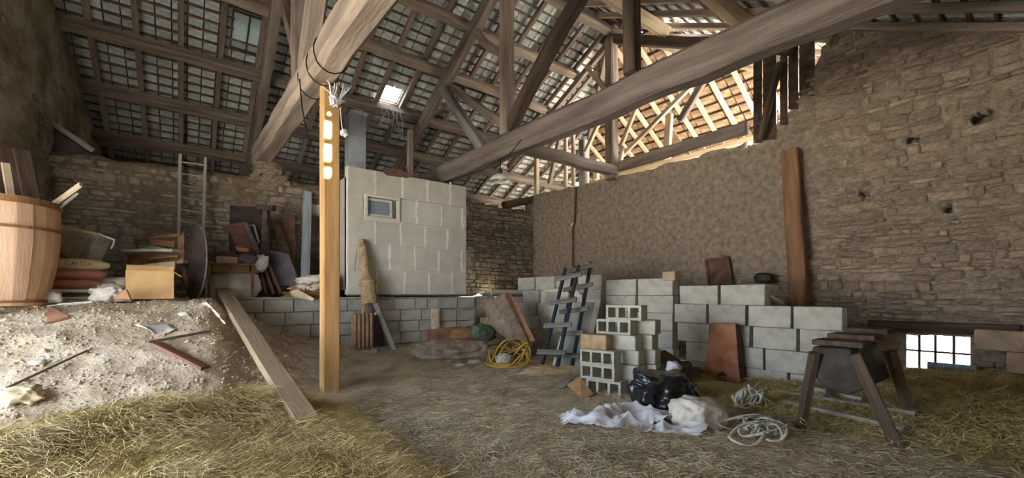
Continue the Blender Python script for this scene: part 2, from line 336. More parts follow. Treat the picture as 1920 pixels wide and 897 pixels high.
# --- stones
def stone_proto(seed, mat):
    r = random.Random(seed); bm = bmesh.new(); bmesh.ops.create_cube(bm, size=1)
    for v in bm.verts: v.co += Vector((r.uniform(-.14, .14), r.uniform(-.14, .14), r.uniform(-.2, .2)))
    bmesh.ops.bevel(bm, geom=bm.edges[:], offset=.16, segments=1, affect='EDGES')
    for v in bm.verts: v.co += Vector((r.uniform(-.03, .03), r.uniform(-.03, .03), r.uniform(-.04, .04)))
    me = bpy.data.meshes.new('stone'); bm.to_mesh(me); bm.free(); me.materials.append(MATS[mat]); return me
def vis_area(p, w_, h_):
    q = proj(p)
    if q[2] < .3 or not (-30 < q[0] < 1950 and -30 < q[1] < 930): return 0
    return w_*h_/(q[2]*q[2])
def stone_wall(name, axis, pos, u0, u1, top, zb, inward, mort, stonemat, cover, label, openings=(), cell=.075, thick=.45, seed=1,
               nparts=300, hs=(.055, .17), ws=(.1, .42), ragged=.06, amp=.035, vistest=None):
    pf = pos if callable(pos) else (lambda u: pos)
    def P(u, z, o):
        return (pf(u)+inward*o, u, z) if axis == 'X' else (u, pf(u)+inward*o, z)
    n = int((u1-u0)/cell); vs = []; fs = []; zmax = max(top(lerp(u0, u1, i/n)) for i in range(n+1)); m = int((zmax-zb)/cell)
    for i in range(n+1):
        u = lerp(u0, u1, i/n); tz = top(u)+ragged*nz(u, seed, 0, 3.1)+ragged*.6*nz(u, seed, 5, 9)
        for j in range(m+1):
            z = lerp(zb, tz, j/m)
            o = amp*nz(u, z, seed, 1.6)+amp*.6*nz(u, z, seed+3, 5.5)+amp*.45*nz(u, z, seed+6, 11)
            e = min(1, (tz-z)/.15); o -= .06*(1-e)
            vs.append(P(u, z, o))
    flip = (axis == 'X') == (inward > 0)
    def hole(u, z): return any(a < u < b and c < z < d for a, b, c, d in openings)
    for i in range(n):
        for j in range(m):
            a = i*(m+1)+j; q = (a, a+1, a+m+2, a+m+1)
            cv = [vs[k] for k in q]; u = sum(c[1 if axis == 'X' else 0] for c in cv)/4; z = sum(c[2] for c in cv)/4
            if hole(u, z): continue
            fs.append(q if not flip else q[::-1])
    o = raw(name, vs, fs, mort, smooth=True); o['kind'] = 'structure'; o['label'] = label
    # make face normals point into the room, then thicken outwards
    me = o.data; nrm = me.polygons[0].normal; want = Vector((inward, 0, 0)) if axis == 'X' else Vector((0, inward, 0))
    if sum(1 if p.normal.dot(want) > 0 else -1 for p in me.polygons) < 0: me.flip_normals()
    md = o.modifiers.new('thick', 'SOLIDIFY'); md.thickness = thick; md.offset = -1
    rr = random.Random(seed); protos = [stone_proto(seed*10+k, stonemat) for k in range(6)]; cand = []
    z = zb+.02
    while z < zmax:
        h = rr.uniform(*hs); u = u0-rr.random()*.2
        while u < u1:
            wd = rr.uniform(*ws)*(.75+h*2.2); uc, zc = u+wd/2, z+h/2+.035*nz(u, z, seed, .9)
            if zc+h/2 < top(uc)-.02 and not any(a-.5*wd < uc < b+.5*wd and c-.04 < zc < d+.04 for a, b, c, d in openings):
                pr = .028+.03*rr.random()-cover(uc, zc)*.075
                if pr > .004:
                    cand.append((uc, zc, wd*rr.uniform(.8, 1.0), h*rr.uniform(.7, 1.05), pr, rr.randrange(6), rr.uniform(-.12, .12)))
            u += wd
        z += h
    def bo(u, z): return amp*nz(u, z, seed, 1.6)
    cand = [(vis_area(P(c[0], c[1], 0), c[2], c[3]), c) for c in cand]; cand.sort(key=lambda t: -t[0])
    big = MB(); proto_bm = [([v.co.copy() for v in me.vertices], [tuple(p.vertices) for p in me.polygons]) for me in protos]
    for k, (ar, c) in enumerate(cand):
        uc, zc, wd, h, pr, kind, tilt = c
        D_ = .16; ctr = Vector(P(uc, zc, bo(uc, zc)+pr-D_/2))
        if k < nparts and ar > 0:
            so_ = bpy.data.objects.new('stone', protos[kind]); C.objects.link(so_); so_.parent = o; so_.location = ctr
            so_.scale = (D_, wd, h) if axis == 'X' else (wd, D_, h)
            so_.rotation_euler = (tilt, 0, 0) if axis == 'X' else (0, tilt, 0)
        elif ar > 0 or k % 3 == 0:
            vv, ff = proto_bm[kind]; S = Vector((D_, wd, h) if axis == 'X' else (wd, D_, h))
            big.add([(ctr.x+v.x*S.x, ctr.y+v.y*S.y, ctr.z+v.z*S.z) for v in vv], ff)
    if big.v:
        me = bpy.data.meshes.new('stones'); me.from_pydata(big.v, [], big.f); me.materials.append(MATS[stonemat])
        b = bpy.data.objects.new('stones', me); C.objects.link(b); b.parent = o; b['kind'] = 'stuff'
    return o
# roof planes (axis height of the purlins)
RY, TF, TH = 7.1, .5, .6
def zfar(Y): return EYE+10.3-.5*Y
def znear(Y): return EYE+3.2+.5*Y
def zhip(X): return EYE+11.97-.6*X
def zroof(X, Y): return min(zfar(Y), znear(Y), zhip(X))
def topR(Y):
    return interp([(-1.5, 4.9), (1.9, 6.3), (2.4, 6.1), (2.6, 5.75), (2.96, 5.05), (3.3, 4.7), (3.65, 4.42), (6.4, 4.42), (10.5, 4.55)], Y)
def coverR(u, z):
    k = sstep(2.0, 3.9, u)*sstep(1.4, 2.1, z)+.35*nz(u, z, 3, 1.1)
    k = max(k, .55*sstep(4, 6, u)+.3*nz(u, z, 1, 1.4)); k = max(k, (.62+.5*nz(u, z, 6, 1.7))*sstep(4.2, 5.2, u)*sstep(1.9, 2.3, z))
    k += .25*math.exp(-((u-2.6)/.8)**2-((z-3.5)/.8)**2)
    return max(0, k)
WIN = (.78, 1.58, .16, .74)
wallR = stone_wall('wall_right', 'X', WR, -1.4, 10.9, topR, -.1, -1, 'mortar', 'stone', coverR, 'tall rubble stone partition with crumbling earth render',
                   openings=[WIN, (1.35, 1.5, 3.72, 3.82), (.62, .8, 3.78, 3.95), (1.95, 2.1, 2.98, 3.08), (.98, 1.1, 2.55, 2.68)], seed=3, nparts=300, cell=.05)
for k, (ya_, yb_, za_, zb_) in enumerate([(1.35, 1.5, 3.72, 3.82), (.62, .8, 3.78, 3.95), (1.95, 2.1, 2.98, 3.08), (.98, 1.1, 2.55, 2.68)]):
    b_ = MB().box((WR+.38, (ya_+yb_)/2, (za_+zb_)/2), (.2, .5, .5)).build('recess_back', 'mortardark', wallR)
topB = lambda X: interp([(-2, 3.78), (1.0, 3.86), (1.3, 3.9), (2.6, 3.88), (6.5, 4.05), (9.2, 4.0)], X)
wallB = stone_wall('wall_back', 'Y', WB, -2.0, 9.2, topB, 1.2, -1, 'mortardark', 'stonegrey', lambda u, z: .35+.35*nz(u, z, 2, 1.2)-.3*sstep(5.6, 6.2, u), 'low back wall of rough field stones', seed=5, nparts=300,
                   openings=[(2.3, 3.0, 1.2, 3.12)], cell=.075)
DOORL = (2.1, 6.3, -.2, 3.2)
wallL = stone_wall('wall_left', 'X', leftX, -1.4, 14.5, lambda u: zroof(0, u)+.4, -.1, 1, 'leftplaster', 'stonegrey', lambda u, z: .6+.5*nz(u, z, 2, .8), 'tall plastered gable wall of rough stone', seed=8, nparts=120, openings=[DOORL], cell=.1, amp=.05)
wf = MB().box((3.6, -1.4, 2.1), (13, .3, 4.4)).build('wall_front', 'mortar'); wf['kind'] = 'structure'
wo = MB().box((5.2, 14.55, 2.4), (15, .3, 4.9)).build('wall_outer', 'mortardark'); wo['kind'] = 'structure'; wo['label'] = 'dark eaves wall behind the back wall'
wm = MB()
wm.box((13.15, 8.6, 2.75), (.3, 12.0, 5.5))
ww = wm.build('wall_far', 'mortar'); ww['kind'] = 'structure'; ww['label'] = 'outer wall of the bay behind the partition'
wn = MB().box((11.3, 2.5, 4.85), (3.6, .3, .7)).build('wall_near', 'mortar'); wn['kind'] = 'structure'; wn['label'] = 'lintel wall over the open end of the bay behind the partition'
portal((-3.4, 4.4, 1.75), (1, 0, 0), 4.4, 4.0)
portal((11.2, 2.3, 2.2), (0, 1, 0), 3.5, 4.6)
portal((9.3, 1.18, .45), (-1, 0, 0), .8, .6)

# ================================================================== THE ROOF
def tile_mesh(mat, wx=.228, ly=.2):
    m = MB(); a, b = wx/2, ly/2; i = .022
    vs = [(-a, -b, -.0), (a, -b, 0), (a, b, 0), (-a, b, 0), (-a+i, -b+i, .012), (a-i, -b+i, .012), (a-i, b-i, .012), (-a+i, b-i, .012),
          (-a, -b, .03), (a, -b, .03), (a, b, .03), (-a, b, .03)]
    fs = [(0, 4, 5, 1), (1, 5, 6, 2), (2, 6, 7, 3), (3, 7, 4, 0), (4, 7, 6, 5), (8, 9, 10, 11), (0, 1, 9, 8), (1, 2, 10, 9), (2, 3, 11, 10), (3, 0, 8, 11)]
    me = bpy.data.meshes.new('tile'); me.from_pydata(vs, [], fs); me.materials.append(MATS[mat]); return me, vs, fs
def roof_slope(label, org, adir, bdir, a0, a1, blen, inc, hole, tmat, ca=.25, cb=.235, split=False, seed=1, rafters=(), raf_clip=None, rafmat='oldwood', batmat='batten', nparts=300):
    root = root_struct('ceiling', org, label)
    org = Vector(org); adir = Vector(adir); bdir = Vector(bdir); n = adir.cross(bdir)
    if n.z < 0: n = -n
    rr = random.Random(seed)
    rot = Matrix((adir, bdir, adir.cross(bdir))).transposed()
    sgn = 1 if adir.cross(bdir).z > 0 else -1
    me, tv, tf = tile_mesh(tmat, ca*.92, cb*.86)
    sh = MB(); cand = []; na = int((a1-a0)/ca); nb = int(blen/cb)
    bruns = {}
    for j in range(nb):
        for i in range(na):
            a = a0+(i+.5)*ca; b = (j+.5)*cb; p = org+adir*a+bdir*b
            if not inc(p): continue
            hh = hole(p, rr)
            if not (split and hh): bruns.setdefault(j, []).append(a)
            if hh: continue
            q = [org+adir*(a+da*ca/2)+bdir*(b+db*cb/2)+n*.37 for da, db in ((-1, -1), (1, -1), (1, 1), (-1, 1))]
            sh.add(q, [(0, 1, 2, 3)])
            pt = p+n*(.3+rr.uniform(-.006, .006))
            cand.append((vis_area(pt, 1, 1), pt, rr.uniform(-.05, .05), rr.uniform(-.03, .03)))
    sh.build('sheathing', 'sheathing', root)
    cand.sort(key=lambda t: -t[0]); big = MB()
    from mathutils import Euler
    for k, (ar, pt, ta, tb) in enumerate(cand):
        m = rot@Euler((.08*sgn*0+ta*.5, 0, tb)).to_matrix()
        if sgn < 0: m = m@Matrix.Rotation(math.pi, 3, 'X')
        if k < nparts and ar > 0:
            o = bpy.data.objects.new('tile', me); C.objects.link(o); o.parent = root; o.location = pt-org; o.rotation_euler = m.to_euler()
        else: big.add([pt+m@Vector(v) for v in tv], tf)
    b = big.build('tiles', tmat, root); b['kind'] = 'stuff'
    for j, l in bruns.items():
        bb = j*cb-.005
        runs = [[l[0]]]
        for a_ in l[1:]:
            if split and a_-runs[-1][-1] > ca*1.5: runs.append([a_])
            else: runs[-1].append(a_)
        for l in runs:
          lo, hi = min(l)-ca/2, max(l)+ca/2
          timber('batten', org+adir*lo+bdir*bb+n*.26, org+adir*hi+bdir*bb+n*.265, .036, .036, batmat, root, up=n, seg=max(2, int((hi-lo)/2.)), jit=.006)
    for a in rafters:
        b0, b1 = raf_clip(a)
        if b1-b0 < .3: continue
        timber('rafter', org+adir*a+bdir*b0+n*.17, org+adir*a+bdir*b1+n*.17, .1, .11, rafmat, root, up=n, seg=4, jit=.015)
    return root
TFc, TFs = math.cos(math.atan(TF)), math.sin(math.atan(TF)); THc, THs = math.cos(math.atan(TH)), math.sin(math.atan(TH))
ZR = EYE+6.75
def inc_far(p): return p.y < 14.7 and p.x > leftX(p.y)-.3 and (p.x < 8.7 or p.y >= 1.2*p.x-3.34) and p.x < 13.2
def hole_far(p, rr):
    if 4.08 < p.x < 4.62 and 10.38 < p.y < 10.86: return True
    if .92 < p.x < 1.45 and 10.0 < p.y < 10.55: return True
    return False
raf = [-1.35+.67*k for k in range(21)]
far = roof_slope('far tiled roof slope seen from below', (0, RY, ZR), (1, 0, 0), (0, TFc, -TFs), -2.4-1.5, 13.2, 8.5, inc_far, hole_far, 'tile', split=True, seed=2, rafters=raf,
                 raf_clip=lambda a: (0 if a < 8.7 else ((1.2*a-3.34)-RY)/TFc, 8.45))
def inc_near(p): return p.y > -1.7 and p.x > leftX(p.y)-.3 and ((p.x < 8.7) or (p.y <= 17.54-1.2*p.x and (p.y > 2.75 or p.x < 9.4)))
def hole_near(p, rr):
    if 3.1 < p.x < 3.6 and 3.6 < p.y < 4.2: return True
    if 8.6 < p.x < 9.4 and 4.7 < p.y < 6.8: return rr.random() < .18
    return False
near = roof_slope('near tiled roof slope over the camera', (0, RY, ZR), (1, 0, 0), (0, -TFc, -TFs), -2.4-1.5, 13.2, 10.0, inc_near, hole_near, 'tile', seed=4, split=True, rafters=[a_+.15 for a_ in raf],
                  raf_clip=lambda a: (0 if a < 8.7 else (RY-(17.54-1.2*a))/TFc, 9.7 if a < 9.3 else 4.7), ca=.25, cb=.3)
def inc_hip(p): return p.x < 13.3 and p.y <= 1.2*p.x-3.30 and p.y >= 17.5-1.2*p.x
def hole_hip(p, rr):
    if 9.6 < p.x < 10.85 and 4.75 < p.y < 6.3: return rr.random() < .3
    return False
hipr = [RY+.28+.58*k for k in range(-9, 10)]
hip = roof_slope('hipped end of the roof with reddish boards', (8.7, 0, ZR), (0, 1, 0), (THc, 0, -THs), 1.2, 13.0, 5.5, inc_hip, hole_hip, 'tilebrown', seed=6, rafters=hipr,
                 raf_clip=lambda a: (abs(a-RY)/1.2/THc, 5.1), ca=.42, cb=.3, rafmat='palewood', batmat='darkwood')
for Y, x1 in ((RY+.02, 8.7), (8.35, 8.75), (9.5, 8.85), (10.9, 8.9), (12.15, 12.0), (13.4, 12.3)):
    zz = ZR if Y < 7.2 else zfar(Y)
    timber('purlin', (leftX(Y)-.2, Y, zz), (x1, Y, zz-.0), .2, .22, 'tiewood' if 8 < Y < 10 else 'oldwood', far, up=(0, TFs, TFc), jit=.03)
for Y in (5.55, 3.6, 2.5, 1.2, -.3):
    timber('purlin', (leftX(Y)-.2, Y, znear(Y)), (8.72 if Y > 2 else 7.1, Y, znear(Y)), .24, .24, 'palewood', near, up=(0, -TFs, TFc), jit=.03)
timber('hip_rafter', (8.7, RY, ZR-.02), (12.4, RY+1.2*3.7, zhip(12.4)), .14, .2, 'oldwood', hip)
timber('hip_rafter', (8.7, RY, ZR-.02), (12.4, RY-1.2*3.7, zhip(12.4)), .14, .2, 'oldwood', hip)
timber('wall_plate', (12.6, 2.6, zhip(12.6)-.1), (12.6, 11.6, zhip(12.6)-.1), .2, .2, 'palewood', hip)
timber('purlin', (10.4, 5.2, zhip(10.4)), (10.4, 9.0, zhip(10.4)), .14, .16, 'palewood', hip)
for nm, p_, q_, w_ in (('ridge_cap', (-3.9, RY, ZR+.37), (8.8, RY, ZR+.37), .6), ('hip_cap', (8.5, RY, ZR+.38), (12.9, RY+1.2*4.2, zhip(12.9)+.42), 1.1), ('hip_cap', (8.5, RY, ZR+.38), (12.2, RY-1.2*3.5, zhip(12.2)+.42), .7)):
    MB().beam(p_, q_, w_, .05).build(nm, 'sheathing', far if nm == 'ridge_cap' else hip)
for b_ in (3.34, 3.515, 3.69, 3.865):
    p_ = Vector((0, RY-TFc*b_, ZR-TFs*b_))+Vector((0, -TFs, TFc))*.33
    timber('sun_mask_lath', p_+Vector((3.05, 0, 0)), p_+Vector((3.65, 0, 0)), .06 if b_ < 3.8 else .16, .03, 'batten', near, up=(0, -TFs, TFc))  # laths set across the hole to band the sun on the post
for e_, w_ in ((1.255, .6), (2.1, .62)):
    q0, q1 = [Vector((e_+.75*(6.1-y_), y_, znear(y_)))+Vector((0, -TFs, TFc))*.36 for y_ in (4.35, 3.45)]
    timber('sun_mask_lath', q0, q1, w_, .02, 'batten', near, up=(0, -TFs, TFc))  # boards added out of view to stop sun spilling past the post
# glazed roof light in the far slope
rl = thing('roof_light', (1.10, 10.27, zfar(10.27)), 'small grey two-pane glazed roof light between dark rafters', 'roof light')
bd = Vector((0, TFc, -TFs)); nn = Vector((0, TFs, TFc)); cc = Vector((1.10, 10.27, zfar(10.27)))+nn*.3
for k in (-1, 1):
    q = cc+Vector((k*.135, 0, 0))
    MB().prism([q+Vector((sx*.13, 0, 0))+bd*(sy*.4) for sx, sy in ((-1, -1), (1, -1), (1, 1), (-1, 1))], .012, nn).build('pane', 'skylight', rl)
mf = MB()
for sx in (-.285, 0, .285): mf.beam(cc+Vector((sx, 0, 0))-bd*.42, cc+Vector((sx, 0, 0))+bd*.42, .03, .05, nn)
for sy in (-.42, .42): mf.beam(cc-Vector((.29, 0, 0))+bd*sy, cc+Vector((.29, 0, 0))+bd*sy, .03, .05, nn)
mf.build('frame', 'darkwood', rl)

# ------------------------------------------------------------------ trusses
def truss(X, label, tie, king, parts):
    t = thing('roof_truss', (X, 7, 4.2), label, 'roof truss', 'timber roof trusses')
    for nm, y0, z0, y1, z1, w_, h_, mt, dx, *bw in parts:
        d0, d1 = dx if isinstance(dx, tuple) else (dx, dx)
        timber(nm, (X+d0, y0, z0), (X+d1, y1, z1), w_, h_, mt, t, jit=min(w_, h_)*.12, bow=bw[0] if bw else 0, rnd=.2 if nm == 'tie_beam' else .12)
    return t
def pf_(Y): return zfar(Y)-.24
def pn_(Y): return znear(Y)-.24
T1 = truss(1.45, 'nearest roof truss whose big tie beam rests on the orange post', 0, 0, [
    ('tie_beam', 10.75, 4.36, -1.2, 4.44, .36, .4, 'tiewood', (-.07, .22), .02),
    ('king_post', 7.0, 4.6, 7.0, 7.85, .2, .2, 'oldwood', -.05),
    ('principal_rafter', RY, pf_(RY), 14.3, pf_(14.3), .2, .22, 'oldwood', 0),
    ('principal_rafter', RY, pf_(RY), -1.0, pn_(-1.0), .2, .22, 'oldwood', 0),
    ('strut', 6.9, 4.7, 5.1, pn_(5.1)-.05, .24, .26, 'tiewood', .02),
    ('strut', 7.1, 4.75, 8.75, pf_(8.75)-.05, .14, .16, 'oldwood', -.02)])
T2 = truss(5.25, 'middle roof truss whose long tie beam runs to the stone partition', 0, 0, [
    ('tie_beam', 10.7, 4.34, -1.2, 4.46, .36, .46, 'tiedark', (-.06, .42), .03),
    ('king_post', 6.95, 4.6, 6.95, 7.85, .24, .24, 'tiewood', 0),
    ('principal_rafter', RY, pf_(RY), 14.3, pf_(14.3), .2, .24, 'oldwood', 0),
    ('principal_rafter', RY, pf_(RY), -1.0, pn_(-1.0), .2, .24, 'oldwood', 0),
    ('strut', 6.85, 4.7, 4.6, pn_(4.6)-.05, .22, .24, 'darkwood', .02, .08),
    ('strut', 7.75, 4.5, 9.6, pf_(9.6)-.05, .2, .22, 'greywood', -.02),
    ('strut', 7.0, 4.75, 9.5, pf_(9.5)-.05, .12, .18, 'oldwood', .14),
    ('brace', 7.05, 6.35, 8.1, 7.3, .12, .16, 'oldwood', 0, -.1),
    ('queen_post', 3.88, 4.6, 3.88, pn_(3.88), .2, .2, 'darkwood', 0)])
T3 = truss(8.75, 'far roof truss standing over the stone partition with pale king post', 0, 0, [
    ('king_post', RY, 4.3, RY, 7.9, .26, .26, 'oldwood', 0),
    ('tie_beam', RY-.1, 4.62, 3.85, 4.66, .2, .24, 'oldwood', .14),
    ('principal_rafter', RY, pf_(RY)+.05, 3.0, pn_(3.0), .18, .22, 'darkwood', 0),
    ('principal_rafter', RY, pf_(RY)+.05, 11.5, pf_(11.5), .12, .16, 'oldwood', 0),
    ('strut', RY-.1, 4.95, 4.9, 6.15, .09, .1, 'palewood', .3),
    ('strut', RY-.1, 5.2, 6.2, 6.6, .09, .1, 'palewood', .25),
    ('strut', RY+.1, 6.6, RY+.75, 7.5, .12, .12, 'palewood', -.1),
    ('strut', RY+.05, 6.6, RY+1.0, 5.3, .1, .1, 'palewood', .1),
    ('strut', 5.2, 5.2, 4.4, 6.2, .12, .14, 'oldwood', 0)])
timber('knee_brace', (8.9, RY-.15, 4.75), (9.02, RY-.15, 5.15), .1, .1, 'palewood', T3)
o = timber('cross_beam', (5.35, 6.95, 4.42), (8.75, 7.05, 4.5), .22, .24, 'tiewood', None, jit=.03); single(o, 'mottled cross beam joining the middle tie beam to the far king post', 'beam')
# studs standing on the partition's top
for px, y0, y1, wd, mt, lab in ((1006, 200, 366, .14, 'palewood', 'pale stud standing at the corner of the stone partition'), (1061, 255, 346, .1, 'palewood', 'thin pale stud on the partition, left of a close pair'),
                            (1075, 252, 343, .1, 'palewood', 'thin pale stud on the partition, right of a close pair'), (1095, 265, 346, .24, 'greywood', 'thick grey stud standing on the stone partition'),
                            (1118, 300, 330, .14, 'palewood', 'short pale stub of a stud on the stone partition')):
    a = aX(px, y1, WR+.15); b = aX(px, y0, WR+.15); zt = min(b.z, zroof(a.x, a.y)); single(timber('stud', (a.x, a.y, a.z-.1), (a.x, a.y, zt), wd, wd, mt), lab, 'post')
a = aX(1250, 290, 9.3); single(timber('stud', (a.x, a.y, a.z-.1), (a.x, a.y-.08, a.z+.95), .16, .12, 'palewood', up=(1, 0, 0)), 'whitish upright post in front of the hipped roof end', 'post')
o = MB().prism([aX(1258, 236, 9.5), aX(1296, 290, 9.5), aX(1258, 290, 9.5)], .03).build('triangular_board', 'palewood'); single(o, 'pale triangular board beside the whitish upright post', 'board')
single(timber('brace', aX(1030, 345, 9.2), aX(1055, 235, 9.2), .12, .12, 'oldwood'), 'slanting brown brace in the corner above the partition', 'brace')
# upright boards closing the step of the partition
for px0, px1, y0, y1, lab in ((1413, 1429, 60, 268, 'leftmost dark upright board above the step of the partition'), (1431, 1456, 60, 262, 'second dark upright board above the partition step'),
                         (1463, 1477, 50, 235, 'third dark upright board above the partition step'), (1479, 1497, 45, 205, 'fourth dark upright board above the partition step'), (1499, 1528, 40, 180, 'fifth dark upright board above the partition step'), (1531, 1552, 40, 78, 'short rightmost board above the partition step')):
    q = [aX(px0, y0, WR+.02), aX(px1, y0, WR+.02), aX(px1, y1, WR+.02), aX(px0, y1, WR+.02)]
    single(MB().prism(q, .03).build('upright_board', 'darkwood'), lab, 'board', 'upright boards over the partition')
single(timber('leaning_log', aX(1425, 262, WR-.2), aX(1462, 118, WR-.15), .12, .12, 'darkwood', rnd=.3), 'dark round log leaning across the upright boards', 'log')
# far low beam in the corner
single(timber('corner_beam', aY(945, 385, 10.6), aY(1010, 368, 10.6)+Vector((.3, 0, 0)), .22, .22, 'darkwood'), 'dark beam end lying on the back wall corner', 'beam')

# ================================================================== MASONRY
def block_mesh(name, size, mat, bevel=.008, seed=0):
    r = random.Random(seed); bm = bmesh.new(); bmesh.ops.create_cube(bm, size=1)
    for v in bm.verts: v.co = Vector((v.co.x*size[0], v.co.y*size[1], v.co.z*size[2]))+Vector((r.uniform(-1, 1), r.uniform(-1, 1), r.uniform(-1, 1)))*.004
    bmesh.ops.bevel(bm, geom=bm.edges[:], offset=bevel, segments=1, affect='EDGES')
    me = bpy.data.meshes.new(name); bm.to_mesh(me); bm.free(); me.materials.append(MATS[mat]); return me
def place(name, me, loc, rz=0, parent=None, scale=None, tilt=(0, 0)):
    o = bpy.data.objects.new(name, me); C.objects.link(o); o.location = Vector(loc)-off(parent); o.rotation_euler = (tilt[0], tilt[1], rz)
    if scale: o.scale = scale
    if parent is not None: o.parent = parent
    OFF[o.name] = Vector(loc); return o
# --- concrete block retaining wall under the platform
bw = root_struct('wall_platform', (0, PF, 0), 'grey concrete block retaining wall of the platform')
MB().box((2.7, PF+.17, .6), (6.6, .2, 1.3)).build('mortar_core', 'concrete', bw)
bmz = [block_mesh('block', (.482, .2, .238), 'concrete', .01, k) for k in range(4)]
for r_ in range(5):
    x = -.3-(.25 if r_ % 2 else 0); z = .13+r_*.25
    while x < 5.7:
        wd = .5 if R.random() < .85 else .3
        place('block', bmz[R.randrange(4)], (x+wd/2, PF+.1+R.uniform(-.006, .006), z), 0, bw, ((wd-.018)/.482, 1, 1), (R.uniform(-.004, .004), 0)); x += wd
MB().box((1.6, PF+.12, PZ-.005), (4.2, .3, .03)).build('mortar_bed', 'concrete', bw)
# projecting stub of blocks at the platform's right end
pr = thing('block_stub', (5.1, 8.55, 0), 'short pale stub of concrete blocks projecting from the platform wall', 'block wall')
for z in (.35, .6, .85):
    for k, x in enumerate((4.85, 5.35)): place('block', bmz[k], (x, 8.78, z), 0, pr)
MB().box((4.55, 8.72, .62), (.06, .3, .8)).build('edge_board', 'palewood', pr)
single(MB().prism([aY(800, 619, 8.45), aY(868, 612, 8.45), aY(870, 650, 8.45), aY(802, 650, 8.45)], .04).build('orange_board', 'shard'), 'orange-brown board standing against the block stub', 'board')
# --- aerated block cabin wall
AX0, AX1, AZ0, AZ1 = 2.70, 5.56, 1.34, 4.0
aw = root_struct('wall_cabin', (AX0, PF, AZ0), 'pale aerated-concrete block wall of the cabin on the platform')
W0 = aY(684, 361, PF); W1 = aY(749, 418, PF); wx0, wx1, wz0, wz1 = W0.x, W1.x, W1.z+.02, W0.z-.03
ch = (AZ1-AZ0)/5
core = MB()
for x0, x1, z0, z1 in ((AX0, wx0, AZ0, AZ1), (wx1, AX1, AZ0, AZ1), (wx0, wx1, AZ0, wz0), (wx0, wx1, wz1, AZ1)):
    core.box(((x0+x1)/2, PF+.11, (z0+z1)/2), (x1-x0, .176, z1-z0))
core.build('mortar_core', 'joint', aw)
for r_ in range(5):
    z0 = AZ0+r_*ch; z1 = z0+ch; x = AX0-(.0 if r_ % 2 == 0 else .3); zt = z1
    while x < AX1:
        wd = .6+R.uniform(-.03, .03); a, b = max(x, AX0), min(x+wd, AX1); x += wd
        if b-a < .08: continue
        g_ = R.uniform(.012, .03)
        pieces = [(a, b, z0, z1)]
        if b > wx0 and a < wx1 and z1 > wz0 and z0 < wz1:
            pieces = [(a, min(b, wx0), z0, z1), (max(a, wx1), b, z0, z1), (max(a, wx0), min(b, wx1), z0, min(z1, wz0)), (max(a, wx0), min(b, wx1), max(z0, wz1), z1)]
        for p0, p1, q0, q1 in pieces:
            if p1-p0 < .05 or q1-q0 < .03: continue
            MB().box(((p0+p1)/2, PF+.1, (q0+q1)/2), (p1-p0-g_, .2, q1-q0-.012)).build('block', 'aerated', aw, bevel=.006)
        if b < AX1-.05:                                      # smeared white joint
            jw = R.uniform(.03, .06); m = MB(); zz_ = z0+.02
            while zz_ < z1-.05:
                hh_ = R.uniform(.05, .12); m.box((b+R.uniform(-.012, .012), PF, zz_+hh_/2), (jw*R.uniform(.7, 1.3), .008, hh_)); zz_ += hh_
            if not (wx0-.05 < b < wx1+.05 and z1 > wz0 and z0 < wz1): m.build('joint', 'joint', aw)
MB().box(((AX0+AX1)/2, PF-.012, AZ0-.012), (AX1-AX0+.05, .03, .03)).build('flashing', 'steelgrey', aw)
MB().box((AX1-.1, PF+.75, (AZ0+AZ1)/2), (.2, 1.3, AZ1-AZ0-.02)).build('return_wall', 'aerated', aw)
MB().box((AX0+.1, PF+.75, (AZ0+AZ1)/2-.05), (.2, 1.3, AZ1-AZ0-.3)).build('return_wall', 'aerated', aw)
# window in the cabin
wd1 = root_struct('window_1', ((wx0+wx1)/2, PF, wz0), 'small cream framed window standing ajar in the pale block wall')
m = MB(); t_ = .05
m.box((wx0+t_/2, PF+.03, (wz0+wz1)/2), (t_, .12, wz1-wz0)).box((wx1-t_/2, PF+.03, (wz0+wz1)/2), (t_, .12, wz1-wz0))
m.box(((wx0+wx1)/2, PF+.03, wz0+t_/2), (wx1-wx0-2*t_, .12, t_)).box(((wx0+wx1)/2, PF+.03, wz1-t_/2), (wx1-wx0-2*t_, .12, t_)); m.build('frame', 'whitepaint', wd1)
sx0, sx1, sz0, sz1 = wx0+.05, wx1-.16, wz0+.07, wz1-.07; m = MB()
m.box((sx0+.02, PF+.05, (sz0+sz1)/2), (.045, .05, sz1-sz0)).box((sx1-.02, PF+.05, (sz0+sz1)/2), (.045, .05, sz1-sz0))
m.box(((sx0+sx1)/2, PF+.05, sz0+.02), (sx1-sx0-.08, .05, .045)).box(((sx0+sx1)/2, PF+.05, sz1-.02), (sx1-sx0-.08, .05, .045)); sash = m.build('sash', 'whitepaint', wd1)
MB().box(((sx0+sx1)/2, PF+.06, (sz0+sz1)/2), (sx1-sx0-.1, .008, sz1-sz0-.09)).build('pane', 'dirtyglass', sash)
MB().box((sx1+.05, PF+.07, (sz0+sz1)/2), (.06, .01, sz1-sz0)).build('pane', 'dirtyglass', wd1)
# pillar rising behind the post
a = aY(651, 320, 9.6); b = aY(681, 320, 9.6)
pz = 5.3
single(MB().box(((a.x+b.x)/2, 9.6, (3.9+pz)/2-1.2), (b.x-a.x+.02, .32, pz-3.9+2.4)).build('grey_pillar', 'pillar', bevel=.01, origin=(a.x, 9.6, PZ)), 'smooth blue-grey pillar rising behind the orange post', 'pillar')
